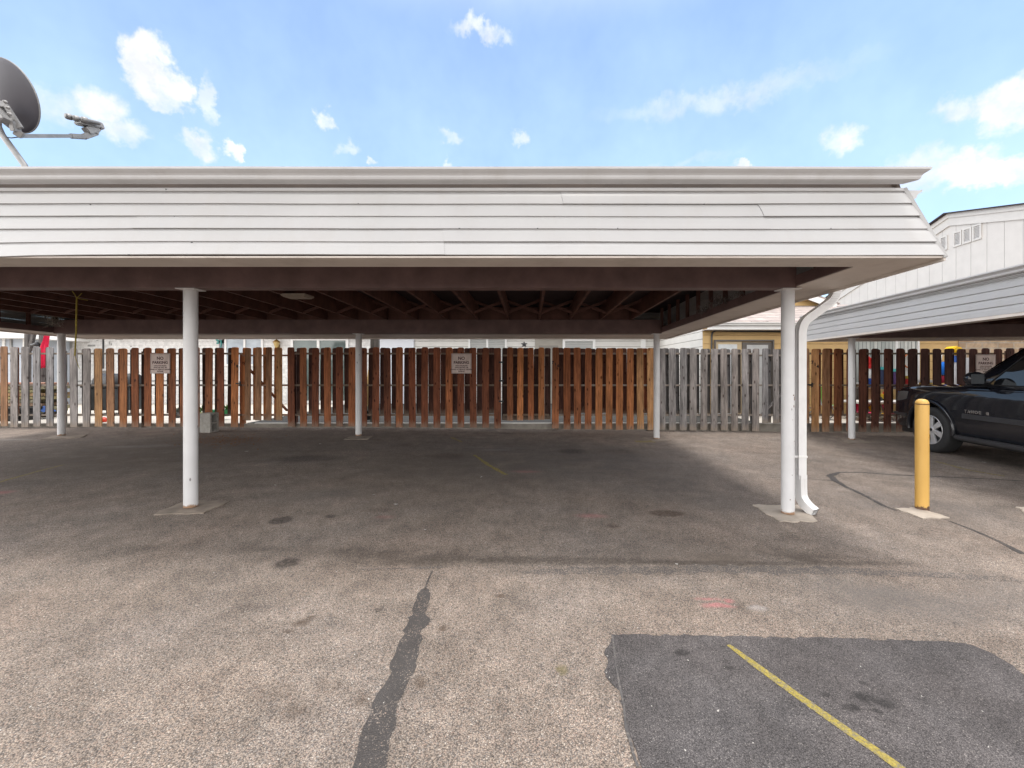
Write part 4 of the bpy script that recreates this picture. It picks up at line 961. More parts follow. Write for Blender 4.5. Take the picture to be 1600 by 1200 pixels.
# red cloth hanging
mb = MB(); c0 = W(74, 512, 10.9); ncol, nrow = 7, 14
vs = []
for j in range(nrow+1):
    t = j/nrow; w = .05+.10*max(0, math.sin(min(1, t*1.1)*2.6))*(.6+.7*t) if t < .55 else .17-.05*(t-.55)
    cx_ = c0.x-.02-.09*t+.02*math.sin(t*9)
    for i in range(ncol+1):
        s_ = i/ncol-.5; vs.append((cx_+s_*w*1.6, c0.y+.03*math.sin(i*2.1+t*3), c0.z-t*1.02-.12*abs(s_)*(t > .9)))
mb.add(vs, [(j*(ncol+1)+i, j*(ncol+1)+i+1, (j+1)*(ncol+1)+i+1, (j+1)*(ncol+1)+i) for j in range(nrow) for i in range(ncol)], True)
o = mb.build('cloth', M['cloth'], fix=False); o.color = (.62, .008, .05, 1); props(o, 'crimson cloth hanging between the left fence boards and post', 'cloth')
sm_ = o.modifiers.new('thick', 'SOLIDIFY'); sm_.thickness = .006
# tall timber post behind the middle post
tp_ = thing('timber_post', 'tall weathered timber post just right of the rear middle post', 'post', W(586, 672, 9.8)); L = tp_.location
a, b = W(580, 674, 9.8)-L, W(592, 522, 9.8)-L
o = MB().box(a.x, b.x, -.06, .06, a.z, b.z).build('post', M['wood'], tp_, bevel=.005); o.color = (.13, .115, .10, 1)

# yellow house on the right
YY = 11.2
hy = thing('house', 'mustard yellow house with tan brick behind the right fence', 'house')
xa, xb, xc = (1098-CX)/FOC*YY, (1497-CX)/FOC*YY, 15.2
MB().box(xa, xb, YY, YY+.3, .1, 2.50).build('yellow_wall', M['lap_y'], hy)
MB().box(xb+.002, xc, YY-.02, YY+.28, .1, 2.50).build('brick_wall', M['brick_t'], hy)
MB().box(xa-.012, xa+.25, YY+.001, YW+.4, .1, 2.75).build('side_wall', M['lap'], hy)
ze = 2.42
MB().box(xa-.02, xc, YY-.36, YY-.33, ze, ze+.20).build('eave_fascia', M['trimwhite'], hy)
MB().box(xa-.02, xc, YY-.329, YY-.002, ze+.002, ze+.02).build('eave_soffit', M['soffit'], hy)
MB().extr(GUT, (xa-.02, YY-.362, ze+.10), (xc, YY-.362, ze+.10), (0, -1, 0), (0, 0, 1)).build('gutter', M['trimwhite'], hy)
MB().add([(xa-.02, YY-.4, ze+.20), (xc, YY-.4, ze+.20), (xc, YY+3.3, 3.62), (xa-.02, YY+3.3, 3.62), (xa-.02, YY-.4, ze+.165), (xc, YY-.4, ze+.165), (xc, YY+3.3, 3.58), (xa-.02, YY+3.3, 3.58)], [(0, 1, 2, 3), (7, 6, 5, 4), (0, 4, 5, 1), (3, 2, 6, 7)]).build('roof', M['shingle'], hy)
# upper gable of the yellow house
YG = 14.2
g0, g1, g2 = W(1120, 440, YG), W(1240, 460, YG), W(1292, 479, YG)
s0 = (g1.z-g2.z)/(g2.x-g1.x); xt = g1.x-3.2; zt_ = g1.z+s0*3.2
MB().add([(xt-3.5, YG, 3.3), (g2.x-.3, YG, 3.3), (g2.x-.3, YG, g2.z+.1), (xt, YG, zt_-.1), (xt-3.5, YG, zt_-.1-s0*3.5)]+[(xt-3.5, YG+5, 3.3), (g2.x-.3, YG+5, 3.3), (g2.x-.3, YG+5, g2.z+.1), (xt, YG+5, zt_-.1), (xt-3.5, YG+5, zt_-.1-s0*3.5)], [(0, 1, 2, 3, 4), (1, 6, 7, 2), (9, 8, 7, 6, 5)]).build('gable_wall', M['lap_y'], hy)
dirn = V((1, 0, -s0)).normalized()
MB().bar(V((xt, YG-.3, zt_)), V((g2.x+.1, YG-.3, zt_-s0*(g2.x+.1-xt))), .03, .22, (0, 0, 1)).build('rake_board', M['trimwhite'], hy)
MB().add([(xt, YG-.34, zt_+.14), (g2.x+.2, YG-.34, zt_+.14-s0*(g2.x+.2-xt)), (g2.x+.2, YG+5, zt_+.14-s0*(g2.x+.2-xt)), (xt, YG+5, zt_+.14), (xt, YG-.34, zt_+.10), (g2.x+.2, YG-.34, zt_+.10-s0*(g2.x+.2-xt)), (g2.x+.2, YG+5, zt_+.10-s0*(g2.x+.2-xt)), (xt, YG+5, zt_+.10)], [(0, 1, 2, 3), (4, 7, 6, 5), (0, 4, 5, 1), (1, 5, 6, 2)]).build('roof', M['shingle'], hy)
# its doors
def frame(root, px0, py0, px1, py1, Y, w, m, name='door_frame'):
    f = MB(); rect(f, px0, py0, px0+w, py1, Y, -.01, .06); rect(f, px1-w, py0, px1, py1, Y, -.01, .06); rect(f, px0+w, py0, px1-w, py0+w, Y, -.01, .06)
    return f.build(name, m, root)
tanf = mat('tan_door_paint', (.52, .40, .24), .5, var=.06); brf = mat('brown_metal_frame', (.13, .115, .10), .45, .3)
fr = frame(hy, 1115, 531, 1208, 662, YY, 2.5, brf, 'patio_door')
d = MB(); rect(d, 1118, 533.5, 1158, 661, YY, .0, .02); o = d.build('door_panel', tanf, fr)
d = MB(); rect(d, 1121.5, 538, 1151, 655, YY, .021, .026); d.build('pane', mat('white_curtain', (.60, .62, .62), .8, var=.1, vscale=8), fr)
d = MB(); rect(d, 1159, 535, 1205, 661, YY, .0, .03); o = d.build('door_panel', brf, fr)
d = MB(); rect(d, 1166, 539, 1199, 655, YY, .031, .036); d.build('pane', mat('grey_curtain', (.46, .46, .45), .8, var=.1, vscale=8), fr)
fr = frame(hy, 1331, 528, 1434, 600, YY, 3, M['trimwhite'], 'window')
d = MB(); rect(d, 1334, 531, 1431, 600, YY, .0, .025); d.build('vertical_blinds', M['vblind'], fr)
d = MB(); rect(d, 1397, 531, 1401, 600, YY, .026, .05); rect(d, 1334, 597, 1431, 600, YY, .026, .05); d.build('mullion', M['trimwhite'], fr)
mb = MB(); mb.tube([W(1112, 600, YY-.03), W(1112, 525, YY-.03), W(1113.5, 519, YY-.03), W(1119, 516.5, YY-.03), W(1150, 517.5, YY-.03), W(1215, 518, YY-.03), W(1300, 518, YY-.03)], .022, 8)
props(mb.build('cable', M['metal_dark']), 'dark cable bent along the eave of the yellow house', 'cable')

# tall grey-white gable at the right
ang = -math.atan(.094)
hg = thing('house', 'tall pale gable wall with louvre vents above the right carport', 'house', (15.0, 0, 0), ang)
def gl(px, py):        # photo point -> point on that wall, in the building's own axes
    u = (px-CX)/FOC; Y = 15.0/(u-.094); return (Y/math.cos(ang), CAMZ-(py-CY)/FOC*Y)
pk_ = gl(1485, 333); lf = gl(1300, 462); rt = gl(1600, 326)
sl = (pk_[1]-lf[1])/(lf[0]-pk_[0]); ytop = pk_[0]; ye0, ye1 = ytop-9.5, ytop+9.5
prof = [(ye0, -.3), (ye0, pk_[1]-.32-sl*9.5), (ytop, pk_[1]-.32), (ye1, pk_[1]-.32-sl*9.5), (ye1, -.3)]
vs = [(0, a, b) for a, b in prof]+[(14, a, b) for a, b in prof]
MB().add(vs, [(0, 1, 2, 3, 4), (9, 8, 7, 6, 5)]+[(i, i+5, (i+1) % 5+5, (i+1) % 5) for i in range(5)]).build('wall', M['panel'], hg)
for sg in (-1, 1):
    for (off, dz, hh, th) in ((-.06, -.50, .32, .05), (-.11, -.19, .17, .08)):
        a = V((off, ytop, pk_[1]+dz)); b = V((off, ytop+sg*10.1, pk_[1]+dz-sl*10.1))
        vs = [a, b, b+V((0, 0, hh)), a+V((0, 0, hh))]; vs += [p+V((-off+.0, 0, 0)) for p in vs]
        MB().add(vs, [(0, 1, 2, 3), (7, 6, 5, 4), (0, 4, 5, 1), (1, 5, 6, 2), (2, 6, 7, 3), (3, 7, 4, 0)]).build('rake_board', M['panel_trim'] if 'panel_trim' in M else M.setdefault('panel_trim', mat('rake_paint', (.56, .54, .515), .55, var=.06)), hg)
    a = V((-.25, ytop, pk_[1]-.018)); b = V((-.25, ytop+sg*10.3, pk_[1]-.018-sl*10.3)); w = V((14.5, 0, 0)); t = V((0, 0, .035))
    MB().add([a, b, b+w, a+w, a+t, b+t, b+w+t, a+w+t], [(0, 1, 2, 3), (7, 6, 5, 4), (0, 4, 5, 1), (1, 5, 6, 2), (2, 6, 7, 3)]).build('roof', M['deck'], hg)
def vent(px0, px1, pyc, hpx):
    a = gl(px0, pyc); b = gl(px1, pyc); y0, y1 = min(a[0], b[0]), max(a[0], b[0]); z = a[1]; h = hpx
    v = MB().box(-.05, .01, y0, y0+.06, z-h, z+h).box(-.05, .01, y1-.06, y1, z-h, z+h).box(-.05, .01, y0+.06, y1-.06, z+h-.06, z+h).box(-.05, .01, y0+.06, y1-.06, z-h, z-h+.06).build('vent', M['panel_trim'], hg)
    s_ = MB(); k = z-h+.07
    while k < z+h-.07: s_.add([(-.045, y0+.06, k), (-.045, y1-.06, k), (-.012, y1-.06, k+.045), (-.012, y0+.06, k+.045)], [(0, 1, 2, 3)]); k += .055
    s_.build('louvre', mat('louvre_grey', (.40, .395, .39), .5) if 'louvre' not in M else M['louvre'], v, fix=False)
M['louvre'] = mat('louvre_grey', (.58, .57, .56), .5, var=.1)
zv = gl(1491, 375)[1]
def pxz(px, z):
    u = (px-CX)/FOC; Y = 15.0/(u-.094); return CY-(z-CAMZ)*FOC/Y
for (p0, p1) in ((1470, 1481.5), (1490.5, 1504), (1505.5, 1519.5), (1521, 1535)): vent(p0, p1, pxz(p0, zv), .29)

# ================================================================== SATELLITE DISH
YD = 3.42
dish = thing('satellite_dish', 'grey satellite dish on the near carport roof', 'satellite dish', W(36, 262, YD)); L = dish.location.copy()
def dl(px, py, Y=YD): return W(px, py, Y)-L
n = V((.10, .93, .355)).normalized(); cdish = dl(18.2, 150.5, YD+.05)
side = n.cross(V((0, 0, 1))).normalized(); upv = side.cross(n).normalized()
vs, fs, rings, seg = [], [], 9, 48; A_, B_ = .238, .267
for th in (0, .012):
    for i in range(rings):
        r = i/(rings-1)
        for k in range(seg):
            a = 2*math.pi*k/seg; vs.append(cdish+side*math.cos(a)*r*A_+upv*math.sin(a)*r*B_+n*(.055*r*r-.055-th))
for i in range(rings-1):
    for k in range(seg):
        a, b = i*seg+k, i*seg+(k+1) % seg; fs.append((a, b, b+seg, a+seg)); o_ = rings*seg; fs.append((o_+a, o_+a+seg, o_+b+seg, o_+b))
e0 = (rings-1)*seg
for k in range(seg): fs.append((e0+k, e0+(k+1) % seg, rings*seg+e0+(k+1) % seg, rings*seg+e0+k))
MB().add(vs, fs, True).build('reflector', M['dish'], dish, fix=False)
mb = MB(); mb.tube([cdish+side*math.cos(2*math.pi*k/48)*A_+upv*math.sin(2*math.pi*k/48)*B_-n*.006 for k in range(49)], .006, 6); mb.build('rim', M['galv'], dish)
MB().tube([dl(41, 268), dl(38, 258), dl(20, 233), dl(3, 210), dl(-3, 197), dl(-4, 170)], .021, 16).build('mast', M['galv'], dish)
MB().box(*(lambda c: (c.x-.08, c.x+.08, -.06, .1, c.z-.02, c.z+.0))(dl(41, 267))).build('foot_plate', M['galv'], dish)
bk0 = cdish-n*.085
mb = MB(); mb.bar(dl(-8, 163, YD-.07), dl(14, 192, YD-.07), .045, .10, (0, 1, 0)); mb.bar(dl(-6, 162, YD-.085), dl(9, 164, YD-.055), .05, .022, (0, 1, 0)); mb.bar(dl(9, 164, YD-.06), dl(33, 201, YD-.03), .035, .022, (0, 1, 0)); mb.bar(dl(-8, 186, YD-.09), dl(22, 190, YD-.05), .04, .03, (0, 1, 0))
mb.bar(dl(22, 190, YD-.05), dl(25, 206, YD-.03), .04, .055, (0, 1, 0)); mb.bar(dl(23, 205, YD-.03), dl(36, 213, YD), .05, .035, (0, 1, 0)).build('bracket', M['galv'], dish, bevel=.004)
for (px, py) in ((10, 160), (17, 179), (4, 186), (14, 169)):
    MB().lathe([(.012, 0), (.012, .012), (.006, .014), (.006, .022), (0, .022)], Matrix.Translation(dl(px, py, YD-.105)) @ Matrix.Rotation(R(90), 4, 'X'), 10).build('bolt', M['galv'], dish)
ya = lambda px: YD+.58*(px-30)/125
def da(px, py, dy=0): return dl(px, py, ya(px)+dy)
MB().bar(da(30, 212.5), da(116, 212.5), .027, .029).build('feed_arm', M['galv'], dish)
mb = MB(); mb.bar(da(110, 212.5), da(132, 214), .04, .04).bar(da(130, 214), da(150, 207), .04, .048).bar(da(134, 205), da(151, 200), .07, .06).bar(da(146, 208), da(151, 196), .06, .05).build('feed_bracket', M['galv'], dish, bevel=.005)
for i, (px, py, dy) in enumerate(((110, 183, .04), (122, 186, .0), (135, 188, -.05))):
    c = da(px, py, dy); ax = (cdish+n*.0-V((0, 0, .05))-c).normalized(); q = ax.to_track_quat('Z', 'Y').to_matrix().to_4x4(); q.translation = c
    MB().lathe([(0, .036), (.022, .034), (.0255, .024), (.0255, -.006), (.017, -.012), (.017, -.09), (0, -.095)], q, 20).build('feed_horn', M['galv'], dish)
mb = MB(); mb.bar(da(121, 191), da(155, 199), .10, .035, (0, 0, 1)).bar(da(150, 197), da(158, 198), .095, .058).build('receiver_block', M['galv'], dish, bevel=.008)
MB().tube([dl(30, 214), dl(18, 215.5), dl(8, 214.5), dl(0, 212)], .004, 6).build('lead_wire', M['black'], dish)

# ================================================================== CAR
car = thing('parked_car', 'black four-wheel-drive parked nose-in against the right fence', 'car', (7.954, 7.264, gz(7.4, 7.3)), -math.atan(.109))
def interp(tab, x):
    if x >= tab[0][0]: return tab[0][1:]
    for (a, b) in zip(tab[:-1], tab[1:]):
        if b[0] <= x <= a[0]:
            f = (a[0]-x)/(a[0]-b[0]); return tuple(p+(q-p)*f for p, q in zip(a[1:], b[1:]))
    return tab[-1][1:]
#        y     halfw zbot  zbelt crown
ST = [(.99, .70, .46, .86, .88), (.965, .82, .40, 1.0, 1.02), (.90, .90, .36, 1.065, 1.09), (.76, .955, .34, 1.095, 1.13), (.5, .99, .34, 1.115, 1.17), (.1, 1.0, .36, 1.13, 1.195), (-.35, 1.0, .36, 1.14, 1.20), (-.55, 1.0, .36, 1.165, 1.20),
      (-.8, 1.0, .36, 1.175, 1.19), (-1.6, 1.0, .36, 1.18, 1.18), (-2.6, 1.0, .36, 1.185, 1.18), (-3.4, .995, .38, 1.19, 1.19), (-3.95, .98, .42, 1.19, 1.19), (-4.12, .95, .46, 1.16, 1.17), (-4.17, .86, .52, 1.0, 1.0)]
def sect(y):
    w, zb, zt, cr = interp(ST, y)
    h = zt-zb
    return [(0, zb), (.80*w, zb), (.955*w, zb+.04*h), (.985*w, zb+.12*h), (.992*w, zb+.30*h), (1.0*w, zb+.45*h), (.998*w, zb+.62*h), (.985*w, zb+.80*h), (.955*w, zb+.93*h), (.915*w, zt-.004), (.86*w, zt+.012), (.5*w, zt+(cr-zt)*.75), (0, cr)]
def sidex(y, z):
    s_ = sect(y)[2:10]
    for (a, b) in zip(s_[:-1], s_[1:]):
        if a[1] <= z <= b[1]: return a[0]+(b[0]-a[0])*(z-a[1])/(b[1]-a[1])
    return s_[-1][0]
ys = sorted({.99, .985, .965, .93, .90, .83, .76, .65, .5, .3, .1, -.1, -.35, -.55, -.8, -1.2, -1.6, -2.1, -2.6, -3.0, -3.4, -3.7, -3.95, -4.05, -4.12, -4.16, -4.17}, reverse=True)
vs, fs = [], []; m = 13
for y in ys:
    s_ = sect(y)
    ring = [(-x, y, z) for x, z in s_]+[(x, y, z) for x, z in s_[-2:0:-1]]
    vs += ring
N = 24
for i in range(len(ys)-1):
    for k in range(N): fs.append((i*N+k, (i+1)*N+k, (i+1)*N+(k+1) % N, i*N+(k+1) % N))
fs += [tuple(range(N)), tuple(range((len(ys)-1)*N, len(ys)*N))[::-1]]
body = MB().add(vs, fs, True).build('body', M['carpaint'], car)
cut = MB()
for y in (0.0, -2.95):
    for sx in (-1, 1): cut.lathe([(0, -.32), (.455, -.32), (.455, .35), (0, .35)], Matrix.Translation((sx*.98, y, .42)) @ Matrix.Rotation(R(90), 4, 'Y'), 40, False)
cutter = cut.build('cutter', M['black'], car)
bmod = body.modifiers.new('arch', 'BOOLEAN'); bmod.operation = 'DIFFERENCE'; bmod.object = cutter; bmod.solver = 'EXACT'
bpy.context.view_layer.update(); dg = bpy.context.evaluated_depsgraph_get()
me = bpy.data.meshes.new_from_object(body.evaluated_get(dg)); body.modifiers.clear(); body.data = me
bpy.data.objects.remove(cutter)
me.materials.clear(); me.materials.append(M['carpaint'])
for p in me.polygons: p.use_smooth = abs(p.normal.z) < 2
try: me.set_sharp_from_angle(angle=R(38))
except Exception: pass
# greenhouse
GH = [(-.55, .90, 1.17, .88, 1.175), (-.63, .91, 1.16, .86, 1.24), (-1.40, .93, 1.165, .755, 1.80), (-1.57, .93, 1.165, .735, 1.875), (-1.8, .93, 1.165, .725, 1.91), (-2.6, .93, 1.17, .72, 1.93), (-3.6, .92, 1.18, .71, 1.90), (-3.95, .90, 1.18, .69, 1.84), (-4.10, .89, 1.17, .80, 1.30), (-4.13, .88, 1.16, .86, 1.17)]
vs, fs = [], []; K = 10
for (y, wb, zb, wt_, zt2) in GH:
    h = [(wb, zb-.05), (wb, zb), (wb+(wt_-wb)*.5+.012, zb+(zt2-zb)*.5), (wt_+.01, zt2-.035*min(1, (zt2-zb)*2)), (wt_*.85, zt2), (0, zt2+.035*min(1, (zt2-zb)*2))]
    vs += [(-x, y, z) for x, z in h]+[(x, y, z) for x, z in h[-2::-1]]
K = 11
for i in range(len(GH)-1):
    for k in range(K-1): fs.append((i*K+k, (i+1)*K+k, (i+1)*K+k+1, i*K+k+1))
MB().add(vs, fs, True).build('cabin', M['carpaint'], car)
def ghx(y, z):
    wb, zb, wt_, zt2 = interp(GH, y); t = max(0, min(1, (z-zb)/max(.01, zt2-zb)))
    pts = [(0, wb), (.5, wb+(wt_-wb)*.5+.012), (1, wt_+.01)]
    a, b = (pts[0], pts[1]) if t <= .5 else (pts[1], pts[2]); return a[1]+(b[1]-a[1])*(t-a[0])/.5
def side_glass(corners, sx, name='side_window'):
    """bilinear patch over corners (y,z) lying just proud of the cabin side"""
    vs, fs = [], []; n = 6
    for j in range(n+1):
        for i in range(n+1):
            f, g_ = i/n, j/n
            y = (corners[0][0]*(1-f)+corners[1][0]*f)*(1-g_)+(corners[3][0]*(1-f)+corners[2][0]*f)*g_
            z = (corners[0][1]*(1-f)+corners[1][1]*f)*(1-g_)+(corners[3][1]*(1-f)+corners[2][1]*f)*g_
            vs.append((sx*(ghx(y, z)+.006), y, z))
    for j in range(n):
        for i in range(n): fs.append((j*(n+1)+i, j*(n+1)+i+1, (j+1)*(n+1)+i+1, (j+1)*(n+1)+i))
    MB().add(vs, fs, True).build(name, M['carglass'], car, fix=False)
    e = [vs[i] for i in range(n+1)]+[vs[j*(n+1)+n] for j in range(1, n+1)]+[vs[n*(n+1)+i] for i in range(n-1, -1, -1)]+[vs[j*(n+1)] for j in range(n-1, -1, -1)]
    MB().tube([V(p)+V((sx*.002, 0, 0)) for p in e], .009, 6).build('window_seal', M['black'], car)
for sx in (-1, 1):
    side_glass([(-.96, 1.20), (-1.98, 1.205), (-1.98, 1.80), (-1.56, 1.79)], sx); side_glass([(-2.10, 1.205), (-2.95, 1.21), (-2.95, 1.81), (-2.10, 1.81)], sx); side_glass([(-3.05, 1.22), (-3.85, 1.23), (-3.72, 1.78), (-3.05, 1.80)], sx)
    MB().tube([(sx*.66, -1.6, 1.955), (sx*.66, -2.6, 1.985), (sx*.65, -3.7, 1.945)], .018, 8).build('roof_rail', M['black'], car)
vs = []
for (y, wb, z) in ((-.60, .80, 1.225), (-.98, .76, 1.50), (-1.40, .68, 1.80)):
    for f in (-1, -.5, 0, .5, 1): vs.append((f*wb, y+.012-.03*abs(f)+.03, z+.035+.03*(1-f*f)))
MB().add(vs, [(j*5+i, j*5+i+1, (j+1)*5+i+1, (j+1)*5+i) for j in range(2) for i in range(4)], True).build('windscreen', M['carglass'], car, fix=False)
# doors as slightly proud skins
def door(y0, y1, sx):
    vs, fs = [], []; ny, nz = 10, 9; zs = [.43+(1.135-.43)*j/nz for j in range(nz+1)]
    for off in (0.0045, -.004):
        for z in zs:
            for i in range(ny+1):
                y = y0+(y1-y0)*i/ny; vs.append((sx*(sidex(y, z)+off), y, z))
    q = (ny+1)*(nz+1)
    for j in range(nz):
        for i in range(ny): fs.append((j*(ny+1)+i, j*(ny+1)+i+1, (j+1)*(ny+1)+i+1, (j+1)*(ny+1)+i))
    bd = [i for i in range(ny+1)]+[j*(ny+1)+ny for j in range(1, nz+1)]+[nz*(ny+1)+i for i in range(ny-1, -1, -1)]+[j*(ny+1) for j in range(nz-1, 0, -1)]
    for a, b in zip(bd, bd[1:]+bd[:1]): fs.append((a, b, b+q, a+q))
    d_ = MB().add(vs, fs, False).build('door', M['carpaint'], car)
    for p in d_.data.polygons: p.use_smooth = True
    d_.data.set_sharp_from_angle(angle=R(40))
    c = (sx*(sidex(y1, 1.02)+.018), y1+.2*(1 if y1 < y0 else -1), 1.03)
    MB().tube([(c[0]-sx*.02, c[1]+.10, c[2]), (c[0]+sx*.012, c[1]+.07, c[2]), (c[0]+sx*.012, c[1]-.07, c[2]), (c[0]-sx*.02, c[1]-.10, c[2])], .013, 8).build('handle', M['carpaint'], d_)
    x_ = [(sx*(sidex(y0+(y1-y0)*t, .70)+.012), y0+(y1-y0)*t, .70) for t in (0, .25, .5, .75, 1)]
    mm = MB()
    for a, b in zip(x_[:-1], x_[1:]): mm.bar(a, b, .022, .075)
    mm.build('side_moulding', mat('moulding_black', (.03, .03, .033), .35, coat=.3) if 'mould' not in M else M['mould'], d_)
M['mirror'] = mat('dull_mirror', (.16, .17, .18), .15, .9)
M['mould'] = mat('moulding_black', (.035, .036, .04), .35, var=.1)
for sx in (-1, 1): door(-.66, -1.98, sx); door(-2.01, -2.72 if False else -2.42, sx)
for sx in (-1, 1):
    mb = MB(); mb.box(min(sx*.90, sx*1.05), max(sx*.90, sx*1.05), -2.40, -.53, .315, .385); mb.build('running_board', M['mould'], car, bevel=.018)
    for y in (0, -2.95):                                        # wheel arch lips
        MB().tube([(sx*(sidex(y+.475*math.cos(R(a)), max(.46, .42+.475*math.sin(R(a))))+.004), y+.47*math.cos(R(a)), .42+.47*math.sin(R(a))) for a in range(-8, 189, 7)], .036, 10).build('arch_lip', M['carpaint'], car)
    # wheels
    for y in (0, -2.95):
        w = thing('wheel', None, None); w.parent = car; w.location = (sx*.86, y, .39); 
        Q = Matrix.Rotation(R(90)*sx, 4, 'Y')
        MB().lathe([(.235, -.12), (.33, -.135), (.375, -.125), (.39, -.095), (.392, -.05), (.393, 0), (.392, .05), (.39, .095), (.375, .125), (.335, .138), (.30, .132), (.262, .118), (.235, .105)], Q, 56).build('tyre', M['rubber'], w)
        MB().lathe([(.248, .108), (.252, .118), (.243, .122), (.232, .105), (.222, .02), (.222, -.1), (.24, -.12)], Q, 48).build('rim', M['alloy'], w)
        sp_ = MB()
        for k in range(6):
            a = R(60*k+8); ca, sa = math.cos(a), math.sin(a); ta = V((-sa, ca, 0)); ra = V((ca, sa, 0))
            pts = [ra*.045+ta*.030+V((0, 0, .100)), ra*.045-ta*.030+V((0, 0, .100)), ra*.14-ta*.040+V((0, 0, .098)), ra*.232-ta*.050+V((0, 0, .085)), ra*.232+ta*.050+V((0, 0, .085)), ra*.14+ta*.040+V((0, 0, .098))]
            pts += [p-V((0, 0, .035)) for p in pts]
            sp_.add([Q @ p for p in pts], [tuple(range(6)), tuple(range(6, 12))[::-1]]+[(i, i+6, (i+1) % 6+6, (i+1) % 6) for i in range(6)])
        sp_.lathe([(0, .105), (.05, .105), (.062, .095), (.062, .05)], Q, 24)
        sp_.build('spokes', M['alloy'], w, bevel=.004)
        MB().lathe([(0, .1075), (.026, .1075), (.03, .104)], Q, 20).build('hub_cap', M['black'], w)
        MB().lathe([(0, .0), (.225, .0), (.225, -.02)], Q, 32).build('brake_disc', M['metal_dark'], w)
    # mirror
    mr = MB(); cx_, cy_, cz_ = sx*1.11, -.97, 1.295
    mr.lathe([(0, .075), (.05, .073), (.10, .055), (.118, .02), (.12, -.05), (.115, -.062), (0, -.062)], Matrix.Translation((cx_, cy_, cz_)) @ Matrix.Rotation(R(-90), 4, 'X') @ Matrix.Diagonal((1.05, .90, 1, 1)), 28)
    mo = mr.build('door_mirror', M['carpaint'], car)
    MB().bar((sx*.90, -.93, 1.20), (cx_-sx*.03, cy_+.02, cz_-.07), .05, .06).build('mirror_arm', M['black'], mo)
    MB().box(cx_-.09, cx_+.09, cy_-.066, cy_-.0625, cz_-.072, cz_+.072).build('mirror_glass', M['mirror'], mo, bevel=.001)
    # lamps
    mb = MB(); vs = []
    for (y, z0, z1) in ((.50, .90, 1.03), (.64, .86, 1.035), (.78, .84, 1.02), (.90, .83, .98), (.965, .82, .90)):
        for t in (0, .33, .66, 1):
            z = z0+(z1-z0)*t; vs.append((sx*(sidex(y, z)+.006), y+.004, z))
    mb.add(vs, [(i*4+j, i*4+j+1, (i+1)*4+j+1, (i+1)*4+j) for i in range(4) for j in range(3)], True)
    hl = mb.build('headlight', M['smoke'] if 'smoke' in M else M.setdefault('smoke', glass_mat('smoked_lamp_glass', (.10, .10, .10), .08)), car, fix=False)
    MB().box(min(sx*.90, sx*.97), max(sx*.90, sx*.97), -4.10, -4.02, .95, 1.25).build('tail_light', mat('red_lens', (.35, .01, .012), .15, coat=.5) if 'rl' not in M else M['rl'], car, bevel=.01)
    MB().bar((sx*sidex(.3, .62), .515, .60), (sx*(sidex(.9, .6)+.012), .93, .60), .02, .05).build('bumper_strip', M['mould'], car, bevel=.004)
mb = MB()
for k in range(5): mb.box(-.55, .55, .962-.0, .998-abs(k-2)*.002, .66+.05*k, .675+.05*k)
mb.build('grille', M['chrome'], car)
# door lettering, forward end first as seen from the left
TXM = lambda y, z, dx: Matrix.Translation((-(sidex(y, z)+dx), y, z)) @ Matrix.Rotation(R(-90), 4, 'Z') @ Matrix.Rotation(R(90), 4, 'X')
text_obj('door_badge', 'TAHOE', .068, M['chrome'], car, TXM(-.83, .775, .009), .003, .0025, 'CENTER', 1.35)
MB().box(-sidex(-1.06, .775)-.010, -sidex(-1.06, .775)-.004, -1.085, -1.045, .755, .797).build('door_emblem', M['chrome'], car, bevel=.002)
MB().box(-.86, .86, -4.0, .80, .26, .42).box(-.6, .6, -4.05, .9, .34, .5).build('underbody', M['black'], car)

# ================================================================== CLUTTER
def P_(px, py, Y): return W(px, py, Y)
def col(o, c): o.color = (*c, 1); return o
ZP = .185
# cinder block leaning at the fence
g = G(327, 675); cb = MB(); w_, d_, h_ = .20, .20, .40
cb.box(-.125, .02, -.10, .10, 0, h_)
for (z0, z1) in ((0, .035), (.18, .215), (.365, h_)): cb.box(.0202, .125, -.10, .10, z0, z1)
cb.box(.0202, .125, -.10, -.065, .0352, .1798).box(.0202, .125, .065, .10, .0352, .1798).box(.0202, .125, -.10, -.065, .2152, .3648).box(.0202, .125, .065, .10, .2152, .3648)
o = cb.build('cinder_block', mat('cinder_grey', (.33, .31, .28), .95, var=.25, vscale=14, bump=(.5, 90)), loc=None); o.location = g; o.rotation_euler = (0, 0, R(-8)); props(o, 'grey cinder block standing on end at the fence foot', 'cinder block')
# bins and grill behind the left fence
gr = thing('barbecue', 'black covered barbecue behind the brown boards on the left', 'barbecue', V((P_(183, 660, 11.5).x, 11.5, ZP)))
MB().box(-.58, .58, -.3, .3, .12, .72).build('cabinet', mat('dark_grey_metal', (.055, .058, .06), .5, .4, var=.3, vscale=6), gr, bevel=.02)
MB().box(-.66, .66, -.34, .34, .725, .80).build('shelf', M['black'], gr, bevel=.01)
MB().lathe([(0, 0), (.30, 0), (.30, .9), (0, .9)], Matrix.Translation((-.40, 0, .80)) @ Matrix.Rotation(R(90), 4, 'Y'), 28).build('lid', M['black'], gr)
for sx in (-.5, .5):
    for sy in (-.24, .24): MB().tube([(sx, sy, 0), (sx, sy, .13)], .03, 8).build('leg', M['black'], gr)
def ball(px, py, Y, r, c, label):
    p = P_(px, py, Y); o = thing('ball', label, 'ball', (p.x, Y, p.z))
    m_ = MB().lathe([(r*math.sin(math.pi*i/14), -r*math.cos(math.pi*i/14)) for i in range(15)], None, 24).build('ball_skin', M['plastic'], o); col(m_, c)
    k = MB(); k.tube([(r*1.004*math.cos(a*.26), r*1.004*math.sin(a*.26)*.3, r*1.004*math.sin(a*.26)*.954) for a in range(25)], .006, 6).build('seam', M['trimwhite'], o)
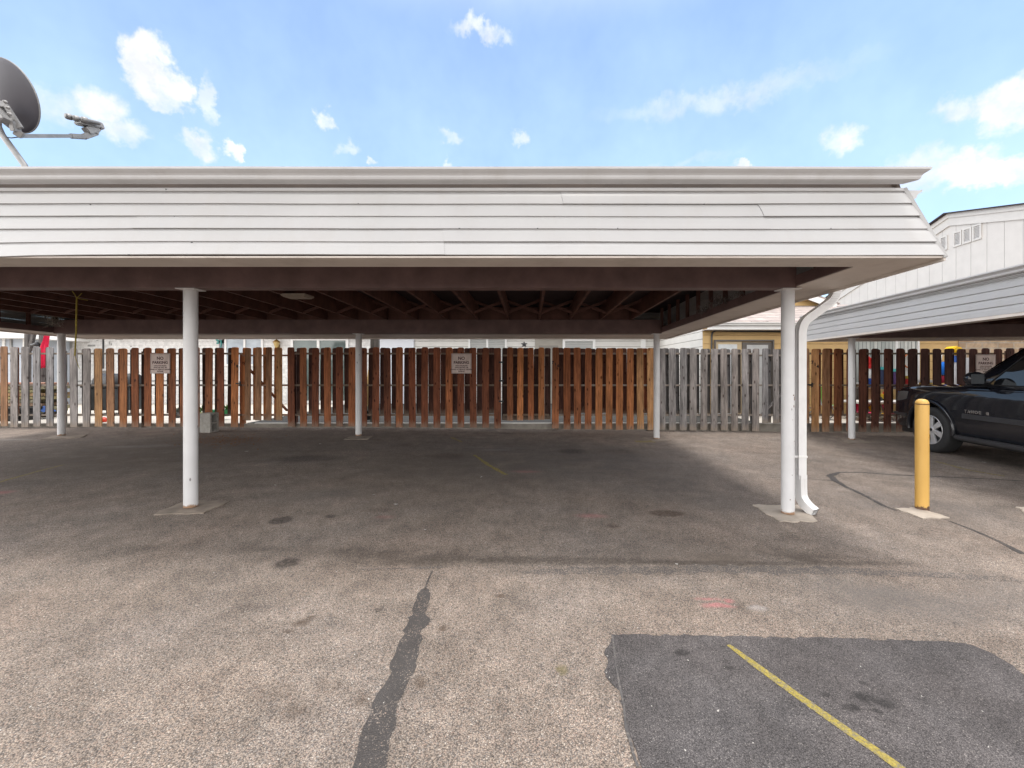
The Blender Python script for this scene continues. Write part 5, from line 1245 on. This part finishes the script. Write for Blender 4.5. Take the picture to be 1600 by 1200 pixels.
ball(162, 657.5, 9.75, .085, (.60, .045, .012), 'orange-red ball at the foot of the left fence')
def bin_(px0, px1, py0, py1, Y, c, lid, label, base=None, cat='storage bin', name='storage_bin', rim=True, lidh=.06):
    a, b = P_(px0, py1, Y), P_(px1, py0, Y); w = b.x-a.x; h = b.z-a.z
    r_ = thing(name, label, cat, ((a.x+b.x)/2, Y, a.z))
    t = .88; x, d = w/2, min(w/2, .22)
    vs = [(-x*t, -d*t, 0), (x*t, -d*t, 0), (x*t, d*t, 0), (-x*t, d*t, 0), (-x, -d, h-lidh), (x, -d, h-lidh), (x, d, h-lidh), (-x, d, h-lidh)]
    col(MB().add(vs, [(0, 3, 2, 1), (4, 5, 6, 7), (0, 1, 5, 4), (1, 2, 6, 5), (2, 3, 7, 6), (3, 0, 4, 7)]).build('tub', M['plastic'], r_, bevel=.012), c)
    col(MB().box(-x*1.06, x*1.06, -d*1.08, d*1.08, h-lidh+.002, h).box(-x*.9, x*.9, -d*.9, d*.9, h+.0005, h+.012).build('lid', M['plastic'], r_, bevel=.006), lid)
    return r_
YT = 10.3
# long shelf of toys by the window
sh = thing('table', 'low white folding table behind the right fence', 'table', V((P_(1370, 660, YT).x, YT, ZP)))
zt2 = P_(0, 626, YT).z
x0_, x1_ = P_(1325, 0, YT).x-sh.location.x, P_(1432, 0, YT).x-sh.location.x
col(MB().box(x0_, x1_, -.35, .30, zt2-.05-ZP, zt2-ZP).build('table_top', M['plastic'], sh, bevel=.012), (.72, .71, .68))
for fx_ in (x0_+.15, x1_-.15):
    for sg in (-1, 1): MB().tube([(fx_, -.28*sg, 0), (fx_+.25, .25*sg, zt2-.05-ZP)], .014, 8).build('leg', M['galv'], sh)
bn = thing('bench', 'dark timber shelf behind the table, under the blinds', 'bench', V((P_(1390, 660, 10.75).x, 10.75, ZP)))
zb2 = P_(0, 604.5, 10.75).z-ZP; xx0, xx1 = P_(1345, 0, 10.75).x-bn.location.x, P_(1480, 0, 10.75).x-bn.location.x
o = MB().box(xx0, xx1, -.22, .22, zb2-.05, zb2).build('bench_top', M['wood'], bn); o.color = (*WC['S'], 1)
for fx_ in (xx0+.05, (xx0+xx1)/2, xx1-.05):
    for sy in (-.18, .18):
        o = MB().box(fx_-.03, fx_+.03, sy-.03, sy+.03, 0, zb2-.052).build('leg', M['wood'], bn); o.color = (*WC['S'], 1)
YB = 10.72
bin_(1370, 1383, 574, 604, YB, (.03, .045, .10), (.05, .42, .42), 'navy bin with a teal lid on the timber shelf')
bin_(1391, 1405, 577, 604, YB, (.10, .055, .16), (.10, .55, .52), 'purple bin with a turquoise lid on the timber shelf')
bin_(1351, 1361, 592, 604, YB, (.02, .09, .42), (.02, .09, .42), 'small blue box at the left end of the shelf', cat='box', name='toy_box')
bin_(1352, 1363, 607, 624, YT, (.26, .13, .06), (.30, .16, .08), 'brown carton on the white table', cat='box', name='carton', lidh=.02)
bin_(1414, 1425, 588, 604, YB, (.55, .03, .03), (.52, .36, .05), 'red and yellow toy crate on the timber shelf', cat='box', name='toy_box')
bin_(1440, 1452, 594, 604, YB, (.5, .36, .05), (.45, .45, .48), 'yellow box at the right of the shelf', cat='box', name='toy_box')
def toy_truck(px, py, Y, c1, c2, label):
    p = P_(px, py, Y); r_ = thing('toy_truck', label, 'toy truck', (p.x, Y, p.z))
    col(MB().box(-.16, .08, -.08, .08, .05, .16).build('dump_bed', M['plastic'], r_, bevel=.012), c1); col(MB().box(.085, .20, -.075, .075, .05, .22).build('cab', M['plastic'], r_, bevel=.015), c2)
    for x in (-.1, .13):
        for y in (-.085, .085): MB().lathe([(0, -.02), (.05, -.02), (.05, .02), (0, .02)], Matrix.Translation((x, y, .05)) @ Matrix.Rotation(R(90), 4, 'X'), 16).build('wheel', M['black'], r_)
toy_truck(1377, 626, YT, (.62, .40, .02), (.6, .05, .02), 'yellow and red toy truck on the white table')
def rack(px, py0, py1, Y, c, label, cat, name):
    p0, p1 = P_(px, py1, Y), P_(px, py0, Y); r_ = thing(name, label, cat, (p0.x, Y, p0.z)); h = p1.z-p0.z
    return r_, h
r_, h = rack(1358, 557, 576, YB, None, 'red plastic toy kitchen top under the blinds', 'toy', 'toy')
col(MB().box(-.09, .09, -.1, .1, 0, h*.4).box(-.09, -.05, -.1, .1, h*.402, h).box(.02, .09, -.1, .1, h*.402, h*.9).build('shell', M['plastic'], r_, bevel=.01), (.6, .03, .03))
r_, h = rack(1358, 577, 591, YB, None, 'white plastic basket under the red toy', 'basket', 'basket')
col(MB().lathe([(.06, 0), (.085, h), (.078, h), (.055, .01), (0, .01)], None, 16).build('weave', M['plastic'], r_), (.6, .6, .58))
# hoop on the wall, chairs
p = P_(1419, 564, 11.1); hp = thing('toy_hoop', 'orange ring hanging below the blinds', 'toy hoop', p)
col(MB().tube([(.12*math.cos(R(a)), 0, .17*math.sin(R(a))) for a in range(0, 361, 15)], .02, 8).build('ring', M['plastic'], hp), (.5, .14, .03))
def folding_chair(px0, px1, py0, py1, Y, c, label, rz=0):
    a, b = P_(px0, py1, Y), P_(px1, py0, Y); w = b.x-a.x; h = b.z-a.z
    r_ = thing('folding_chair', label, 'chair', ((a.x+b.x)/2, Y, a.z), rz)
    col(MB().add([(-w/2, .2, h*.5), (w/2, .2, h*.5), (w/2, .30, h), (-w/2, .30, h), (-w/2, .215, h*.5), (w/2, .215, h*.5), (w/2, .315, h), (-w/2, .315, h)], [(0, 1, 2, 3), (7, 6, 5, 4), (0, 4, 5, 1), (1, 5, 6, 2), (2, 6, 7, 3), (3, 7, 4, 0)]).build('backrest', M['cloth'], r_), c)
    col(MB().box(-w/2, w/2, -.2, .2, h*.47, h*.485).build('seat', M['cloth'], r_), c)
    for sx in (-w/2, w/2):
        MB().tube([(sx, -.2, 0), (sx, .2, h*.5), (sx, .31, h)], .014, 8).build('leg', M['galv'], r_); MB().tube([(sx, .25, 0), (sx, -.2, h*.49)], .014, 8).build('leg', M['galv'], r_)
folding_chair(1292, 1306, 605, 659, 10.2, (.16, .30, .05), 'lime green folding chair behind the right fence')
folding_chair(1341, 1366, 628, 659, 9.95, (.55, .03, .10), 'red child chair under the white table')
folding_chair(1370, 1386, 633, 659, 9.9, (.60, .36, .02), 'yellow child chair under the white table')
folding_chair(1393, 1408, 634, 659, 9.92, (.55, .06, .16), 'pink child chair under the white table')
folding_chair(1256, 1264, 612, 659, 10.0, (.14, .09, .10), 'maroon folding chair beside the grey gate')
# yellow play tower and boards
pt = thing('toy_slide', 'yellow plastic slide top rising above the fence by the brick', 'toy slide', V((P_(1488, 660, 10.4).x, 10.4, ZP)))
zq = lambda py: P_(0, py, 10.4).z-ZP
dx_ = lambda px: P_(px, 0, 10.4).x-pt.location.x
f_ = [(dx_(1481), zq(545)), (dx_(1487), zq(541)), (dx_(1497), zq(543.5)), (dx_(1497.5), zq(555)), (dx_(1489), zq(555))]
col(MB().add([(x, -.12, z) for x, z in f_]+[(x, .12, z) for x, z in f_], [(0, 1, 2, 3, 4), (9, 8, 7, 6, 5)]+[(i, i+5, (i+1) % 5+5, (i+1) % 5) for i in range(5)]).build('slide_top', M['plastic'], pt, bevel=.02), (.80, .50, .01))
col(MB().box(dx_(1489), dx_(1492), -.05, .05, zq(566), zq(555.5)).build('ladder', M['plastic'], pt), (.05, .14, .5))
col(MB().add([(dx_(1488), -.03, 0), (dx_(1497), -.03, 0), (dx_(1497), -.03, zq(558)), (dx_(1492), -.03, zq(558)), (dx_(1488), .05, 0), (dx_(1497), .05, 0), (dx_(1497), .05, zq(558)), (dx_(1492), .05, zq(558))], [(0, 1, 2, 3), (7, 6, 5, 4), (0, 4, 5, 1), (1, 5, 6, 2), (2, 6, 7, 3), (3, 7, 4, 0)]).build('side_panel', M['plastic'], pt, bevel=.01), (.66, .66, .68))
wb_ = thing('white_board', 'white plastic board standing beside the right warning sign', 'board', V((P_(1513, 660, 10.4).x, 10.4, ZP)))
col(MB().box(-.11, .13, -.02, .02, 0, P_(0, 559, 10.4).z-ZP).build('board', M['plastic'], wb_, bevel=.008), (.66, .66, .68))
bg_ = thing('beach_bag', 'blue bag hanging over a red one behind the dark boards', 'bag', P_(1474, 582, 10.2))
col(MB().lathe([(.02, .26), (.10, .2), (.14, .08), (.14, -.02), (.10, -.06), (0, -.06)], Matrix.Diagonal((1, .5, 1, 1)), 16).build('bag_body', M['cloth'], bg_), (.01, .16, .62)); MB().tube([(-.06, 0, .2), (-.04, 0, .42), (.05, 0, .42), (.06, 0, .2)], .01, 8).build('strap', M['trimwhite'], bg_)
bg_ = thing('beach_bag', 'dark red bag below the blue one', 'bag', P_(1474, 592, 10.2))
col(MB().lathe([(.03, .09), (.11, .05), (.13, -.03), (.1, -.1), (0, -.1)], Matrix.Diagonal((1, .5, 1, 1)), 16).build('bag_body', M['cloth'], bg_), (.30, .015, .04)); MB().tube([(-.05, 0, .06), (0, 0, .12), (.05, 0, .06)], .008, 8).build('strap', M['black'], bg_)
# pots and tubs behind the left bays
def pot(px, py0, py1, Y, r, c, label, leaf=None, seed=1):
    a, b = P_(px, py1, Y), P_(px, py0, Y); h = b.z-a.z; o = thing('flower_pot', label, 'flower pot', (a.x, Y, a.z))
    col(MB().lathe([(0, 0), (r*.72, 0), (r, h), (r*1.06, h), (r*1.06, h*.86), (r*.9, h*.86), (r*.9, h*.8), (0, h*.8)], None, 20).build('pot', M['plastic'], o), c)
    if leaf:
        rr = random.Random(seed); mb = MB()
        for _ in range(46):
            a_ = rr.uniform(0, 6.28); e_ = rr.uniform(.2, 1.4); l_ = rr.uniform(.08, .22); d = V((math.cos(a_)*math.cos(e_), math.sin(a_)*math.cos(e_), math.sin(e_))); s_ = d.cross(V((0, 0, 1))).normalized()*.016
            p = V((0, 0, h*.8)); mb.add([p+d*l_*.3, p+d*l_*.7+s_, p+d*l_, p+d*l_*.7-s_], [(0, 1, 2, 3)])
        col(mb.build('foliage', M['leaf'], o, fix=False), leaf)
pot(316, 645, 651, 10.0, .10, (.50, .42, .03), 'yellow pot of weeds right of the front left post', (.08, .15, .04), 2)
pot(335, 640, 649, 10.2, .10, (.03, .26, .13), 'green pot above the cinder block')
pot(354.5, 640, 650, 10.2, .10, (.04, .27, .10), 'green pot left of the board numbered 718', (.05, .14, .03), 3)
pot(575, 640, 659, 10.2, .09, (.05, .05, .05), 'black pot of dry stems by the rear middle post', (.14, .13, .09), 4)
pot(276, 645, 655, 10.6, .14, (.10, .10, .10), 'dark pot of grey stems left of the front left post', (.14, .15, .12), 5)
um = thing('parasol', 'folded tan parasol leaning by the rear middle post', 'parasol', V((P_(577, 660, 10.6).x, 10.6, ZP)))
col(MB().lathe([(.05, .25), (.085, .5), (.075, .8), (.03, 1.2), (0, 1.22)], None, 14).build('canopy', M['cloth'], um), (.42, .27, .11)); MB().tube([(0, 0, 0), (0, 0, 1.28)], .015, 8).build('pole', M['galv'], um)
# timber and boards behind the left fence
rr = random.Random(9); lp_ = thing('lumber_stack', 'stack of weathered boards and crates at the far left', 'lumber', V((P_(45, 655, 10.9).x, 10.9, ZP)))
for k in range(9):
    o = MB().box(-1.1+rr.uniform(-.1, .1), .75+rr.uniform(-.25, .25), -.3, .3, .12+k*.085, .19+k*.085).build('board', M['wood'], lp_); o.color = (rr.uniform(.25, .4), rr.uniform(.2, .27), rr.uniform(.11, .17), 1)
for x in (-.8, .5):
    o = MB().box(x-.05, x+.05, -.3, .3, 0, .118).build('bearer', M['wood'], lp_); o.color = (.05, .045, .04, 1)
bl = thing('tarpaulin', 'crumpled blue tarpaulin beside the stacked boards', 'tarpaulin', P_(69, 641, 10.4))
mb = MB(); n_ = 12; vs = [((i/n_-.5)*.42, (j/n_-.5)*.36, .12*math.exp(-((i/n_-.5)**2+(j/n_-.5)**2)*9)+rr.uniform(-.022, .022)-.03) for j in range(n_+1) for i in range(n_+1)]
mb.add(vs, [(j*(n_+1)+i, j*(n_+1)+i+1, (j+1)*(n_+1)+i+1, (j+1)*(n_+1)+i) for j in range(n_) for i in range(n_)], True); col(mb.build('sheet', M['cloth'], bl, fix=False), (.02, .06, .20))
tn = thing('plastic_tote', 'black tote lying low behind the grey boards', 'tote', V((P_(20, 660, 10.1).x, 10.1, ZP)))
MB().box(-.55, .42, -.22, .22, 0, .26).build('tub', M['black'], tn, bevel=.03); MB().box(-.58, .45, -.25, .25, .262, .30).build('lid', M['black'], tn, bevel=.012)

# leaf litter by the cinder block
mb = MB(); rr = random.Random(17)
for _ in range(420):
    px, py = rr.gauss(345, 38), 688+rr.gauss(0, 5.5)
    if py < 677: continue
    g = G(px, py, .008); a_ = rr.uniform(0, 6.28); s_ = rr.uniform(.012, .03); d = V((math.cos(a_), math.sin(a_), rr.uniform(-.2, .3)))*s_; e_ = V((-math.sin(a_), math.cos(a_), rr.uniform(-.2, .2)))*s_*.5
    mb.add([g-d, g+e_, g+d+V((0, 0, .006)), g-e_], [(0, 1, 2, 3)])
o = mb.build('leaf_litter', M['leaf'], fix=False); col(o, (.22, .10, .045)); props(o, 'brown leaf litter blown against the fence', 'leaves', kind='stuff')
mb = MB()
for (px, py, s_) in ((500, 694, .03), (618, 789, .03), (585, 774, .03), (752, 746, .03), (430, 759, .02), (400, 677, .03), (1537, 723, .05), (1057, 883, .02), (664, 829, .015), (385, 706, .05), (540, 672, .03), (1110, 690, .02), (860, 702, .02), (742, 970, .012), (985, 655, .0), (1338, 995, .0)):
    if s_ == 0: continue
    g = G(px, py, .006); a_ = rr.uniform(0, 6); d = V((math.cos(a_), math.sin(a_), 0))*s_; e_ = V((-d.y, d.x, 0))*.5
    mb.add([g-d, g+e_*.8, g+d*.8+V((0, 0, .008)), g-e_+V((0, 0, .004))], [(0, 1, 2, 3)])
for _ in range(130):
    px, py = rr.uniform(-40, 1640), rr.uniform(690, 1190); g = G(px, py, .004); s_ = rr.uniform(.002, .006); a_ = rr.uniform(0, 6); d = V((math.cos(a_), math.sin(a_), 0))*s_; e_ = V((-d.y, d.x, 0))*.8
    mb.add([g-d, g+e_, g+d+V((0, 0, .003)), g-e_], [(0, 1, 2, 3)])
o = mb.build('paper_scraps', mat('pale_scrap', (.42, .40, .37), .8, var=.2, vscale=40), fix=False); props(o, 'tiny pale scraps and stones strewn over the paving', 'litter', kind='stuff')
